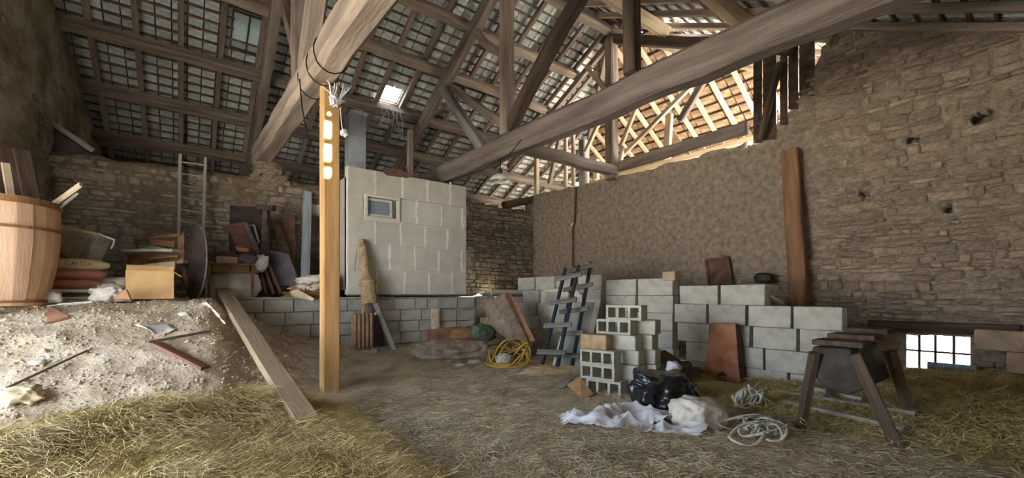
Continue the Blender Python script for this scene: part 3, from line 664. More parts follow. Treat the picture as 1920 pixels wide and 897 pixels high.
# stone pier carrying the nearest tie beam
pier = thing('stone_pier', (1.48, 10.3, 3.8), 'ragged stone pier under the end of the nearest tie beam', 'pier')
pm_ = [stone_proto(300+k, 'stone') for k in range(4)]
lump_mb((1.5, 10.6, 3.95), (.3, .2, .3), seed=4, amp=.3, freq=3, sub=3).build('mortar_core', 'mortar', pier, smooth=True)
for k in range(26):
    t_ = k/26; z_ = 3.78+.42*t_; x_ = 1.48+R.uniform(-.36, .36)*(1-.55*t_); place('stone', pm_[k % 4], (x_, 10.46+R.uniform(-.06, .05), z_), R.uniform(-.3, .3), pier, (R.uniform(.14, .26), .2, R.uniform(.07, .12)), (R.uniform(-.2, .2), R.uniform(-.25, .25)))
# door and lintel in the back wall
dr = root_struct('door_1', (2.65, WB, PZ), 'dark wooden plank door in the back wall')
for k in range(4): MB().box((2.38+.18*k, WB+.12, 2.2), (.172, .04, 1.85)).build('plank', 'darkwood', dr)
single(MB().box((2.65, WB-.08, 3.25), (1.0, .2, .26)).build('door_lintel', 'concrete', bevel=.01, origin=(2.65, WB, 3.12)), 'grey concrete lintel over the dark plank door', 'lintel')
# bright low window in the right wall
w2 = root_struct('window_2', (WR, 1.18, .16), 'low barred window at the foot of the right wall with daylight behind')
ya, yb, za, zb2 = WIN; fx = WR+.18; m = MB()
for y in (ya-.01, yb+.01): m.box((fx, y, (za+zb2)/2), (.06, .12, zb2-za+.1))
for z in (za, zb2): m.box((fx, (ya+yb)/2, z), (.06, yb-ya, .05))
m.build('frame', 'greywood', w2)
for y in (ya+.22, ya+.42, ya+.6): MB().box((fx, y, (za+zb2)/2), (.035, .03, zb2-za)).build('bar', 'darkiron', w2)
MB().box((fx, (ya+yb)/2, za+.3), (.03, yb-ya, .028)).build('bar', 'darkiron', w2)
MB().box((fx+.02, (ya+yb)/2, (za+zb2)/2), (.006, yb-ya, zb2-za)).build('pane', 'glass', w2)
single(timber('window_lintel', (WR-.05, .35, .86), (WR-.05, 1.95, .84), .2, .16, 'darkwood'), 'dark oak lintel over the low barred window', 'lintel')
single(MB().box((WR-.25, .98, .18), (.05, .5, .34), mat=Matrix.Rotation(.15, 3, 'Y')).build('dark_sheet', 'steelgrey'), 'dark sheet standing before the low barred window', 'sheet')
# --- long low stack of pale solid blocks, each one loose
SX = 6.6; bl = [block_mesh('stacked_block', (.2, .58, .302), 'blockgrey', .007, 20+k) for k in range(4)]
ORD = ['first', 'second', 'third', 'fourth', 'fifth', 'sixth', 'seventh', 'eighth', 'ninth', 'tenth', 'eleventh', 'twelfth']
ROW = ['bottom', 'second', 'third', 'fourth', 'fifth', 'top']
def block_row(z, y_far, y_near, rowname, stack, jitter=.02, dx=0):
    L_ = y_far-y_near; n = max(1, round(L_/.62)); st = L_/n
    for k in range(n):
        y = y_far-st*(k+.5)
        o = place('stacked_block', bl[R.randrange(4)], (SX+.1+dx+R.uniform(-jitter, jitter)*.6, y+R.uniform(-.008, .008), z+.151), R.uniform(-.02, .02), None, (1, (st-.045)/.58, 1))
        tag(o, f'pale grey block, {ORD[k]} from left, {rowname} row of the {stack}', 'block', 'blocks of the '+stack)
def yy(px): a = aX(px, 560, SX); return a.y
for r_ in range(5):
    y0 = yy(1262) if r_ < 4 else yy(1272); y1 = [yy(1690), yy(1640), yy(1600), yy(1585), yy(1438)][r_]
    block_row(-.04+r_*.307, y0-(.0, .2, .06, 0, 0)[r_], y1, ROW[r_], 'long pale block stack', dx=0)
for r_ in range(5):
    block_row(.1+r_*.307, yy(1130), yy(1262)+.02-(.0, .1, 0, .1, 0)[r_]*0, ROW[r_], 'middle block stack', dx=.06)
for r_ in range(5):
    block_row(.22+r_*.307, yy(970)-(.0, .25, .1, .25, 0)[r_]*.8, yy(1128), ROW[r_], 'far block stack', dx=.0)
single(MB().box((SX+.12, yy(1252)+.0, 1.66), (.2, .24, .16)).build('brick', 'pinkblock', bevel=.008), 'reddish brick lying at the right end of the middle block stack', 'brick')
# --- hollow blocks
def hollow_mesh(mat):
    m = MB(); L_, H, D_ = .5, .2, .22; t = .032
    # solid bars around three open cells; cells run through the depth (local Y), length along X
    m.box((0, 0, H/2-t/2), (L_, D_, t)).box((0, 0, -H/2+t/2), (L_, D_, t))
    for x in (-L_/2+t/2, -L_/6, L_/6, L_/2-t/2): m.box((x, 0, 0), (t, D_-.001, H-2*t))
    me = bpy.data.meshes.new('hollow_block'); me.from_pydata(m.v, [], m.f); me.materials.append(MATS[mat]); return me
hb = hollow_mesh('hollowgrey'); hb_solid = [block_mesh('solid_block', (.5, .22, .2), 'hollowgrey', .008, 40+k) for k in range(2)]
for m_ in hb_solid:
    for v_ in m_.vertices: v_.co.z *= .975; v_.co.y *= .97
HR = math.radians(-90+14)
def hblk(px, py, z, me, lab, rz=HR, dxy=(0, 0), nm='hollow_block', d=None):
    p = aZ(px, py, z) if d is None else aD(px, py, d)
    return tag(place(nm, me, (p.x+dxy[0], p.y+dxy[1], z+.1), rz), lab, 'block', 'hollow block pile')
hx, hy = 4.55, 3.72
H_ = [(0, .06, .0, hb, 'lowest hollow concrete block of the pile, half buried in straw'), (-.04, .13, .2, hb, 'hollow concrete block, second from the ground in the pile'),
      (-.06, .12, .4, hb, 'hollow concrete block with three open cells under the rough solid block')]
for dx, dy, z, me_, lab in H_: tag(place('hollow_block', me_, (hx+dx, hy+dy, z+.1), HR), lab, 'block', 'hollow block pile')
for dx, dy, z, me_, lab in ((.1, .17, .6, 1, 'rough yellowish solid block standing on the hollow blocks'),):
    o = tag(place('solid_block', block_mesh('solid_block', (.38, .22, .2), 'claypost', .012, 77), (hx-.05, hy+.2, .7), HR+.05), lab, 'block', 'hollow block pile')
for k, (dx, dy, z, me_, nm, lab) in enumerate(((.26, -.02, 0, hb_solid[0], 'solid_block', 'grey block on the ground behind the lowest hollow block'), (.26, -.04, .2, hb_solid[1], 'solid_block', 'grey block in the second layer behind the hollow blocks'),
    (.27, -.02, .4, hb_solid[0], 'solid_block', 'grey block in the third layer behind the hollow blocks'), (.24, -.0, .6, hb_solid[1], 'solid_block', 'grey solid block right of the rough yellowish block'),
    (.23, .08, .8, hb, 'hollow_block', 'hollow concrete block second from the top, dusty lip over its cells'), (.27, -.06, 1.0, hb, 'hollow_block', 'topmost hollow concrete block of the pile'))):
    tag(place(nm, me_, (hx+dx, hy+dy, z+.1), HR+R.uniform(-.05, .05)), lab, 'block', 'hollow block pile')
for k, (dx, dy, z) in enumerate(((.52, -.1, 0), (.52, -.12, .2), (.53, -.1, .4), (.5, -.08, .6), (.5, -.12, .8))):
    tag(place('solid_block', hb_solid[k % 2], (hx+dx, hy+dy, z+.1), HR+R.uniform(-.05, .05)), f'shadowed grey block at the back of the hollow block pile, {ORD[k]} layer up', 'block', 'hollow block pile')
# --- pinkish blocks at the right edge
pk = [block_mesh('pink_block', (.2, .5, .26), 'pinkblock', .008, 60+k) for k in range(2)]
for k, (px, z, lab) in enumerate(((1930, .06, 'lowest pinkish block by the right edge'), (1945, .33, 'second pinkish block up by the right edge'), (1880, .60, 'pinkish block over the gap right of the low window'), (1975, .6, 'pinkish block at the end of the top pink row'))):
    p = aX(px, 600, 8.3); tag(place('pink_block', pk[k % 2], (8.4, p.y, z+.15), R.uniform(-.03, .03)), lab, 'block', 'pinkish blocks by the low window')

# ================================================================== LEFT SIDE: POST, BARREL, SACKS, FURNITURE
pp = aZ(617, 735, 0); PX, PY = 1.62, 6.2
zt_ = 4.22
post = timber('support_post', (PX, PY, -.05), (PX, PY, zt_), .215, .215, 'postwood', None, up=(0, 1, 0), jit=.006, rnd=.06)
single(post, 'orange squared timber post standing in the middle of the floor', 'post')
# long plank lying from the platform down to the straw
single(timber('long_plank', aY(418, 552, 8.9)+Vector((0, .08, .05)), aZ(612, 850, .1), .2, .1, 'plankwood', None, jit=.008, seg=8, rnd=.08), 'long squared plank sloping from the platform edge to the straw', 'plank')
# --- barrel
BX, BY, BZ = -1.70, 7.5, 1.22
bar = thing('barrel', (BX, BY, BZ), 'big open wooden barrel holding old planks on the mound', 'barrel')
NS = 24; bh = 1.22
def brad(t): return lerp(.41, .53, t)+.05*math.sin(math.pi*t)
for k in range(NS):
    a0 = 2*math.pi*k/NS+.004; a1 = 2*math.pi*(k+1)/NS-.004; m = MB(); vs = []; rj = R.uniform(-.004, .004)
    for i in range(6):
        t = i/5; r0 = brad(t)+rj; r1 = r0-.035; z = BZ+bh*t
        for r_, a in ((r0, a0), (r0, a1), (r1, a1), (r1, a0)): vs.append((BX+r_*math.cos(a), BY+r_*math.sin(a), z))
    fs = [(i*4+j, i*4+(j+1) % 4, i*4+4+(j+1) % 4, i*4+4+j) for i in range(5) for j in range(4)]+[(3, 2, 1, 0), (20, 21, 22, 23)]
    m.add(vs, fs).build('stave', 'barrel', bar)
for t, hh in ((.965, .07), (.72, .03), (.04, .025)):
    m = MB(); r_ = brad(t)+.012; m.lathe([(r_-.014, -hh/2), (r_+.006, -hh/2), (r_+.006, hh/2), (r_-.014, hh/2), (r_-.014, -hh/2)], (BX, BY, BZ+bh*t), 36, caps=False); m.build('hoop', 'hoop', bar, smooth=False)
MB().lathe([(.01, 0), (.43, 0), (.43, .03), (.01, .03)], (BX, BY, BZ+.03), 24).build('bottom', 'hoop', bar)
db = 5.3
def dpl(p, q, d0, d1, w_, h_, mt, lab, nm='plank'):
    single(timber(nm, aD(*p, d0), aD(*q, d1), w_, h_, mt, up=(.6, -.8, .2)), lab, 'plank', 'planks standing in the barrel')
dpl((32, 440), (10, 306), 5.0, 4.95, .07, .025, 'palewood', 'short pale upright plank in the barrel')
dpl((75, 450), (40, 282), 5.3, 5.5, .16, .03, 'darkwood', 'wide dark plank leaning in the barrel behind the pale one')
dpl((55, 450), (12, 278), 5.2, 5.4, .2, .03, 'darkwood', 'broad dark board nearest the wall in the barrel')
dpl((60, 412), (152, 346), 5.15, 5.1, .035, .07, 'palewood', 'pale plank slanting right out of the barrel')
dpl((66, 424), (146, 360), 5.2, 5.15, .03, .06, 'greywood', 'thin greyish plank slanting right just under the pale one')
single(timber('wall_board', aD(30, 372, 6.3), aD(22, 275, 6.5), .35, .04, 'darkwood', up=(.6, -.8, .2)), 'weathered dark board leaning on the wall behind the barrel', 'board')
# dark panel for the shade in a high wall opening, with a slanted board
q = [aD(75, 232, 7.25), aD(82, 228, 7.25), aD(172, 288, 7.7), aD(75, 283, 7.25)]
single(MB().prism(q, .06).build('opening_shade', 'walnut'), 'dark panel for the shaded triangular opening at the back wall corner', 'hatch')
single(timber('slanted_board', q[1]+Vector((.03, -.08, .03)), q[2]+Vector((.03, -.08, .03)), .05, .09, 'greywood'), 'slanting board along the shaded triangular opening', 'board')
# --- sacks on their crate
def at_pl(px, d, z=PZ): a = ray(px, 500); return Vector((a.x*d, a.y*d, z))
def sack(name, c, size, mat, lab, ang, seed, grp):
    m = MB(); vs = []; nu, nv = 14, 8
    bm = bmesh.new(); bmesh.ops.create_cube(bm, size=1); bmesh.ops.subdivide_edges(bm, edges=bm.edges[:], cuts=7, use_grid_fill=True)
    rm = Matrix.Rotation(ang, 3, 'Z')
    for v in bm.verts:
        p = v.co*2; e = 1-.30*max(abs(p.x)**6, abs(p.y)**6)*abs(p.z); zz = p.z*(.5*size[2])*(1-.55*max(abs(p.x)**8, abs(p.y)**8))
        zz += .012*nz(p.x*2+seed, p.y*2, p.z)
        q = Vector((p.x*size[0]/2*(1-.04*abs(p.z)), p.y*size[1]/2*(1-.06*abs(p.z)), zz)); v.co = Vector(c)+rm@q
    m.add([v.co for v in bm.verts], [[l.index for l in f.verts] for f in bm.faces]); bm.free()
    o = m.build(name, mat, None, smooth=True, origin=c); return tag(o, lab, 'sack', grp)
ddS = 5.75; vdir = -YAW*1.0
crate = thing('crate', at_pl(132, ddS), 'low white crate under the cement sacks', 'crate')
cb_ = at_pl(130, ddS); rmz = Matrix.Rotation(-YAW+.95, 3, 'Z')
def loc(c, x, y, z): return c+rmz@Vector((x, y, 0))+Vector((0, 0, z))
angS = -YAW+.95
for z in (.0, .09): MB().box(loc(cb_, 0, -.28, z+.02), (.62, .03, .03), angS).build('rail', 'whitepaint', crate)
for x in (-.29, .29): MB().box(loc(cb_, x, -.28, .065), (.05, .05, .06), angS).build('upright', 'whitepaint', crate)
MB().box(loc(cb_, 0, 0.01, .125), (.64, .56, .02), angS).build('deck', 'whitepaint', crate)
for k, (mt, lab) in enumerate((('sackred', 'faded red cement sack, lowest of the three'), ('sackred', 'orange-red cement sack in the middle of the stack'), ('sackcream', 'cream cement sack with faint lettering on top of the stack'))):
    sack('cement_sack', loc(cb_, .02*k-.02, 0, .2+k*.135), (.68, .48, .145), mt, lab, angS+(.02, -.05, .04)[k], k*3.1, 'cement sacks beside the barrel')
# faint print on the top sack
def text(body, loc_, rot, size, mat, parent, name='lettering'):
    cu = bpy.data.curves.new(name, 'FONT'); cu.body = body; cu.size = size; cu.extrude = .001; cu.align_x = 'CENTER'; cu.align_y = 'CENTER'
    tmp = bpy.data.objects.new(name, cu); C.objects.link(tmp); dg = bpy.context.evaluated_depsgraph_get(); me = bpy.data.meshes.new_from_object(tmp.evaluated_get(dg))
    bpy.data.objects.remove(tmp); me.materials.clear(); me.materials.append(MATS[mat])
    o = bpy.data.objects.new(name, me); C.objects.link(o); o.rotation_euler = rot
    o.location = Vector(loc_)-(off(parent) if parent else Vector()); 
    if parent: o.parent = parent
    return o
top_s = [o for o in bpy.data.objects if o.name.startswith('cement_sack')][-1]
text('CALCIA', loc(cb_, .05, -.246, .2+.27), (math.pi/2, 0, angS+.04), .075, 'ink', top_s)
# tipped tub with grey band
tub = thing('tipped_tub', aD(150, 490, 6.0), 'cream tub with a grey metal band tipped over on the sacks', 'tub')
quad0 = [(112, 424), (186, 441), (160, 490), (104, 468)]
MB().prism([aD(*p_, 6.0) for p_ in quad0], .2).build('body', 'sackcream', tub, bevel=.015)
MB().prism([aD(*p_, 5.99) for p_ in ((185, 439), (200, 444), (174, 493), (158, 491))], .22).build('band', 'greywood', tub, bevel=.006)
MB().prism([aD(*p_, 5.8) for p_ in ((110, 421), (187, 438), (186, 442), (110, 426))], .05).build('lip', 'sackcream', tub)
MB().tube([aD(184, 438, 5.8), aD(200, 445, 5.8), aD(214, 450, 5.85), aD(213, 458, 5.9), aD(208, 466, 5.95)], .012, 6).build('handle', 'enamel', tub)
# small heap of soft things by the sacks
single(sack('white_bag', at_pl(222, 6.2, PZ+.2), (.55, .4, .22), 'sackwhite', '', -.2, 4, 'x') and bpy.data.objects['white_bag'], 'white paper bag lying on its side left of the cardboard box', 'bag'); 
bpy.data.objects['white_bag'].pop('group')
single(lump_mb(at_pl(205, 5.7, PZ+.06), (.17, .14, .11), seed=2, amp=.4, fold=.5, freq=2.6, flat=PZ-.02).build('crumpled_paper', 'sackwhite', smooth=True), 'crumpled whitish paper sack in front of the white bag', 'paper')
single(MB().prism([at_pl(214, 5.5, PZ+.0), at_pl(246, 5.5, PZ+.0), at_pl(238, 5.55, PZ+.13), at_pl(228, 5.6, PZ+.1)], .03).build('tile_shard', 'shard'), 'orange tile piece leaning at the foot of the cardboard box', 'tile')
single(lump_mb(at_pl(97, 5.2, PZ+.03), (.09, .08, .07), seed=6, amp=.4, sub=3).build('white_cup', 'paper', smooth=True), 'small crumpled white wrapper beside the barrel foot', 'wrapper')
for k, (px, py, d, l_) in enumerate(((110, 571, 5.0, .3), (128, 572, 5.1, .22), (90, 574, 5.0, .2))):
    p = aD(px, py, d); single(timber('splinter', p, p+Vector((l_, -.1+.1*k, .03)), .04, .015, 'greywood'), ['grey wood splinter in front of the sacks', 'short grey splinter right of the longer one', 'little splinter at the barrel foot'][k], 'wood scrap')
# --- cardboard box
cbx = thing('cardboard_box', at_pl(280, 5.9), 'plain cardboard box standing open at the platform edge', 'box')
cc_ = at_pl(281, 6.05); an = -YAW*.35+.32; rmz2 = Matrix.Rotation(an, 3, 'Z')
def lb(x, y, z): return cc_+rmz2@Vector((x, y, 0))+Vector((0, 0, z))
for nm, c, sz in (('side', (0, -.2, .2), (.5, .012, .38)), ('side', (0, .2, .2), (.5, .012, .38)), ('side', (-.25, 0, .2), (.012, .4, .38)), ('side', (.25, 0, .2), (.012, .4, .38)), ('bottom', (0, 0, .01), (.49, .39, .012))):
    MB().box(lb(*c), sz, an).build(nm, 'cardboard', cbx)
MB().prism([lb(-.25, -.2, .39), lb(.25, -.2, .39), lb(.24, -.3, .45-.0), lb(-.25, -.1, .47)], .01).build('flap', 'cardboard', cbx)
MB().prism([lb(.25, -.2, .39), lb(.25, .2, .39), lb(.34, .18, .34), lb(.34, -.18, .32)], .01).build('flap', 'cardboard', cbx)
# --- bed parts with turned spindles
bed = thing('bed_frame', at_pl(300, 7.0, PZ+.4), 'dismantled brown wooden bed frame with turned spindles behind the cardboard box', 'bed frame')
def quadY(name, pts, Ys, t, mat, par=None, lab=None, cat=None):
    q = [aY(px, py, (Ys[i] if isinstance(Ys, (list, tuple)) else Ys)) for i, (px, py) in enumerate(pts)]
    o = MB().prism(q, t).build(name, mat, par) if par is not None else MB().prism(q, t).build(name, mat, None, origin=sum(q, Vector())/len(q))
    if lab: tag(o, lab, cat)
    return o
def quad(name, pts, d, t, mat, par=None, lab=None, cat=None):
    q = [aD(px, py, (d[i] if isinstance(d, (list, tuple)) else d)) for i, (px, py) in enumerate(pts)]
    o = MB().prism(q, t).build(name, mat, par) if par is not None else MB().prism(q, t).build(name, mat, None, origin=sum(q, Vector())/len(q))
    if lab: tag(o, lab, cat)
    return o
quad('side_board', [(242, 478), (335, 476), (333, 500), (240, 504)], 7.0, .04, 'brownwood', bed)
def spindle(p, q, r, par, nb=16, mat='brownwood', name='spindle'):
    L_ = (q-p).length; prof = [(r*.5, 0)]
    for k in range(nb):
        z = L_*(k+.1)/nb; prof += [(r*.62, z), (r*1.0, z+L_/nb*.3), (r*1.0, z+L_/nb*.55), (r*.62, z+L_/nb*.85)]
    prof.append((r*.5, L_)); return MB().lathe(prof, p, 10, (q-p)).build(name, mat, par, smooth=True)
spindle(aD(275, 486, 6.85), aD(335, 480, 6.8), .028, bed); spindle(aD(252, 503, 6.8), aD(326, 494, 6.75), .028, bed)
quad('cross_board', [(262, 497), (330, 490), (328, 506), (300, 512)], 6.7, .03, 'palewood', bed)
sp_o = thing('turned_leg', aD(300, 445, 7.1), 'long turned table leg with beads lying above the bed frame', 'table leg'); spindle(aD(252, 450, 7.1), aD(338, 441, 7.0), .034, sp_o, 20, name='shaft')
quad('white_board', [(240, 474), (337, 474), (337, 469), (246, 469)], 6.9, .3, 'whitepaint', None, 'white shelf board lying across the bed frame', 'board')
quad('grey_board', [(268, 467), (312, 467), (292, 461)], 7.1, .1, 'sackwhite', None, 'greyish wedge board on top of the white shelf board', 'board')
quad('brown_box', [(293, 460), (338, 466), (338, 455), (296, 451)], 7.1, .25, 'brownwood', None, 'flat brown wooden box under the turned leg', 'box')
# --- oval table top on edge
ot = thing('oval_table', at_pl(365, 6.9), 'dark oval table top standing on its edge against a tan stand', 'table')
ctr = aD(367, 494, 6.85); m = MB(); pts = []
e1 = (aD(385, 494, 6.65)-ctr)*1.15; e2 = Vector((.03, .02, .60))
for k in range(28):
    a = 2*math.pi*k/28; pts.append(ctr+e1*math.cos(a)+e2*math.sin(a))
m.prism(pts, .035); ttp = m.build('table_top', 'walnut', ot)
MB().tube([p for p in pts]+[pts[0]], .014, 6, cap=False).build('rim', 'panelgrey', ttp, smooth=True)
quad('apron', [(336, 447), (347, 436), (347, 495), (336, 495)], 7.0, .05, 'brownwood', ot); quad('stretcher', [(330, 491), (348, 488), (348, 494), (330, 498)], 6.9, .1, 'palewood', ot)
quad('leg', [(340, 498), (346, 497), (364, 556), (358, 557)], 6.95, .06, 'brownwood', ot)
# --- ladder
ld = thing('ladder', aY(360, 470, 10.1), 'old wooden ladder leaning against the back stone wall', 'ladder')
l0, l1 = aY(334, 480, 10.05), aY(338, 290, 10.42); r0, r1 = aY(380, 490, 10.05), aY(385, 296, 10.42)
timber('rail', l0, l1, .06, .05, 'greywood', ld, up=(1, 0, 0)); timber('rail', r0, r1, .06, .05, 'greywood', ld, up=(1, 0, 0))
for k in range(8):
    t = .1+k*.118; MB().tube([lerp(l0, l1, t), lerp(r0, r1, t)], .016, 6).build('rung', 'greywood', ld)
# --- small table and its load
tb = thing('small_table', at_pl(430, 7.7), 'small brown wooden side table at the platform edge', 'table')
TX0, TX1, TY0, TY1, TZ = aY(392, 500, 9.25).x, aY(474, 500, 9.25).x, 9.25, 9.75, PZ+.62
MB().box(((TX0+TX1)/2, (TY0+TY1)/2, TZ), (TX1-TX0+.04, TY1-TY0+.04, .025)).build('table_top', 'brownwood', tb, bevel=.004)
MB().box(((TX0+TX1)/2, TY0+.02, TZ-.08), (TX1-TX0-.1, .025, .13)).build('drawer_front', 'brownwood', tb)
for s_ in (TX0, TX1): MB().box((s_, (TY0+TY1)/2, TZ-.08), (.02, TY1-TY0-.1, .12)).build('apron', 'brownwood', tb)
MB().lathe([(.004, 0), (.012, .01), (.012, .02), (.004, .025)], ((TX0+TX1)/2, TY0+.008, TZ-.08), 8, (0, -1, 0)).build('knob', 'darkiron', tb)
for x in (TX0, TX1):
    for y in (TY0+.03, TY1-.03): MB().box((x, y, PZ+.3), (.05, .05, .6)).build('leg', 'brownwood', tb)
bx = thing('wooden_box', ((TX0+TX1)/2-.1, 9.5, TZ+.013), 'small pale wooden box with a brown lid on the side table', 'box')
wxm = aY(425, 470, 9.4).x
MB().box((wxm, 9.45, TZ+.075), (.32, .26, .12)).build('body', 'palewood', bx); MB().box((wxm+.01, 9.47, TZ+.19), (.24, .22, .1)).build('lid', 'redwood', bx)
single(lump_mb((aY(462, 470, 9.45).x, 9.45, TZ+.09), (.17, .14, .11), seed=3, amp=.35, fold=.4, sub=4, flat=TZ+.013).build('grey_rag_bundle', 'panelgrey', smooth=True), 'grey bundle of rags beside the box on the side table', 'rags')
single(lump_mb((aY(485, 470, 9.45).x+.02, 9.45, TZ+.03), (.11, .1, .16), (0, .5, 0), seed=9, amp=.3, fold=.4, sub=4).build('white_bag', 'plasticwhite', smooth=True), 'small white plastic bag hanging off the side table', 'bag')
quadY('newspaper', [(440, 463), (466, 466), (466, 473), (446, 471)], 9.42, .03, 'cardboard', None, 'folded tan magazine lying over the rags', 'magazine')
bs = lump_mb((aY(440, 530, 9.5).x, 9.6, PZ+.26), (.42, .25, .3), seed=12, amp=.12, fold=.15, sub=4, flat=PZ); single(bs.build('white_sack', 'sackwhite', smooth=True), 'large grey-white sack under the side table', 'sack')
single(lump_mb((aY(398, 545, 9.5).x, 9.5, PZ+.1), (.1, .1, .2), seed=13, amp=.2, sub=3, flat=PZ).build('white_can', 'sackwhite', smooth=True), 'pale crumpled bag beside the oval table top', 'bag')
# --- boards and panels leaning on the back wall
quadY('dark_wardrobe_side', [(431, 386), (500, 390), (499, 536), (428, 536)], [10.38, 10.38, 10.0, 10.0], .03, 'walnut', None, 'dark rectangular panel leaning high on the stone wall', 'panel')
quadY('reddish_wardrobe_side', [(424, 422), (452, 418), (490, 500), (462, 500)], [10.1, 10.1, 9.95, 9.95], .03, 'redwood', None, 'reddish-brown panel below the dark panel', 'panel')
quadY('narrow_grey_board', [(453, 417), (463, 417), (502, 502), (492, 502)], [10.1, 10.1, 9.9, 9.9], .03, 'panelgrey', None, 'narrow grey panel beside the reddish panel', 'panel')
fr = thing('picture_frame', aD(472, 440, 8.75), 'small dusty frame leaning between dark panels', 'frame')
for p, q in (((466, 423), (477, 423)), ((477, 423), (486, 455)), ((486, 455), (476, 457)), ((476, 457), (466, 423))): timber('bar', aD(*p, 8.75), aD(*q, 8.75), .03, .03, 'greywood', fr)
quad('mirror', [(467, 425), (476, 425), (484, 454), (477, 455)], 8.77, .01, 'panelgrey', fr)
cw = thing('carved_post', aD(500, 430, 8.65), 'dark carved furniture post with a broad cornice', 'furniture post')
quad('shaft', [(494, 394), (503, 394), (504, 520), (489, 520)], 8.65, .08, 'darkwood', cw); quad('cornice', [(482, 385), (515, 386), (513, 396), (484, 394)], 8.65, .14, 'walnut', cw)
quadY('tall_board', [(512, 402), (552, 407), (556, 522), (530, 522)], [10.36, 10.36, 10.1, 10.1], .03, 'rust', None, 'tall brown board leaning on the back stone wall', 'board')
quadY('slanting_dark_board', [(508, 410), (520, 408), (560, 520), (546, 520)], [10.25, 10.25, 9.8, 9.8], .04, 'darkwood', None, 'dark slanting panel edge beside the tall brown board', 'panel')
cd = thing('cabinet_door', aD(528, 500, 8.7), 'grey-violet cabinet door leaning on its moulding', 'cabinet door')
cdq = [(497, 470), (540, 478), (562, 533), (522, 535)]; quad('panel', cdq, 8.7, .03, 'panelgrey', cd)
for i in range(4): timber('moulding', aD(*cdq[i], 8.68), aD(*cdq[(i+1) % 4], 8.68), .05, .04, 'panelgrey', cd)
for k, (p, q) in enumerate((((485, 497), (499, 553)), ((493, 496), (513, 552)), ((502, 495), (527, 551)))):
    single(timber('slat', aD(*p, 8.55), aD(*q, 8.4), .07, .05, 'redwood', up=(1, 0, 0)), ['leftmost of three reddish slats leaning by the side table', 'middle of three reddish slats leaning by the side table', 'rightmost of three reddish slats leaning by the side table'][k], 'slat', 'leaning reddish slats')
single(timber('tall_bluish_board', aY(572, 530, 9.6), aY(577, 360, 10.3), .17, .05, 'bluewood', up=(0, 1, 0)), 'tall bluish painted board leaning by the plank door', 'board')
# rag pile on the platform edge
rp = thing('rug_pile', aD(580, 545, 8.2), 'folded patterned rugs heaped on the platform edge', 'rugs')
for k, (px, py, rx, rz_, mt, nm) in enumerate(((582, 551, .42, .1, 'ochrecloth', 'rug'), (585, 540, .36, .1, 'carpet', 'rug'), (592, 525, .3, .09, 'sackwhite', 'cloth'))):
    c = aY(px, py, 9.2); lump_mb(c, (rx, .28, rz_), (0, -.12, 0), seed=k*4, amp=.2, fold=.5, freq=2.6, sub=4, flat=PZ).build(nm, mt, rp, smooth=True)
for k in range(3):
    c0 = aY(586+9*k, 541-5*k, 8.92); MB().tube([c0+Vector((.13*math.cos(a), -.0, .08*math.sin(a))) for a in [math.pi*(.1+i*.16) for i in range(8)]], .012, 6).build('stripe', 'rust', rp)
single(MB().prism([aD(545, 548, 8.0), aD(560, 545, 8.0), aD(590, 561, 7.85), aD(588, 566, 7.85), aD(548, 556, 8.0)], .05).build('foam_board', 'palewood'), 'pale yellow foam strip poking out under the rugs', 'foam')

# ================================================================== CENTRE AND RIGHT
# --- cast-iron radiator
rad = thing('radiator', aZ(678, 662, .2), 'old brown cast-iron radiator standing by the platform wall', 'radiator')
r0 = aY(660, 660, 8.55); r1 = aY(698, 660, 8.55); zb_, zt2 = gz0(r0.x, 8.55), aY(680, 586, 8.55).z
for k in range(5):
    x = lerp(r0.x+.04, r1.x-.04, k/4); y = 8.55+.0*k; m = MB()
    for dy in (-.06, .06): m.tube([(x, y+dy, zb_+.02), (x, y+dy, zb_+.1), (x, y+dy, zt2-.1), (x, y+dy*.5, zt2-.02)], [.022, .036, .036, .03], 8)
    m.tube([(x, y-.06, zb_+.12), (x, y+.06, zb_+.12)], .032, 8).tube([(x, y-.06, zt2-.1), (x, y+.06, zt2-.1)], .032, 8)
    m.build('column', 'radiator', rad, smooth=True)
MB().tube([(r0.x, 8.55, zt2-.1), (r1.x, 8.55, zt2-.1)], .02, 8).build('header', 'radiator', rad); MB().tube([(r0.x, 8.55, zb_+.12), (r1.x, 8.55, zb_+.12)], .02, 8).build('header', 'radiator', rad)
MB().lathe([(.01, 0), (.025, .005), (.025, .04), (.01, .045)], (r1.x+.02, 8.5, zt2-.04), 8, (1, -.3, .2)).build('plug', 'enamel', rad)
# --- tall old wooden pump column leaning on the cabin wall
pu = thing('wooden_pump_column', aY(700, 655, 8.75), 'tall tapered wooden column with collars and splayed legs leaning on the cabin wall', 'column')
def pc(px, py, Y): return aY(px, py, Y)
axb = pc(694, 570, 8.72); axt = pc(678, 448, 8.93); u_ = (axt-axb); L_ = u_.length
prof = [(.17, 0), (.165, .12*L_), (.15, .26*L_), (.165, .28*L_), (.165, .36*L_), (.12, .38*L_), (.08, .42*L_), (.07, .62*L_), (.1, .64*L_), (.1, .70*L_), (.075, .72*L_), (.07, .84*L_), (.085, .86*L_), (.06, .93*L_), (.045, .94*L_), (.05, .99*L_), (.02, 1.0*L_)]
MB().lathe(prof, axb, 12, u_).build('shaft', 'claypost', pu, smooth=False)
for z0 in (.3, .67): MB().lathe([(.1+.075*(z0 < .5), 0), (.115+.075*(z0 < .5), .01), (.115+.075*(z0 < .5), .05), (.1+.075*(z0 < .5), .06)], axb+u_*z0, 12, u_).build('collar', 'claypost', pu)
timber('leg', axb+Vector((-.08, 0, .05)), pc(672, 640, 8.7), .1, .1, 'claypost', pu); timber('leg', axb+Vector((.08, -.02, .05)), pc(738, 655, 8.6), .1, .1, 'greywood', pu)
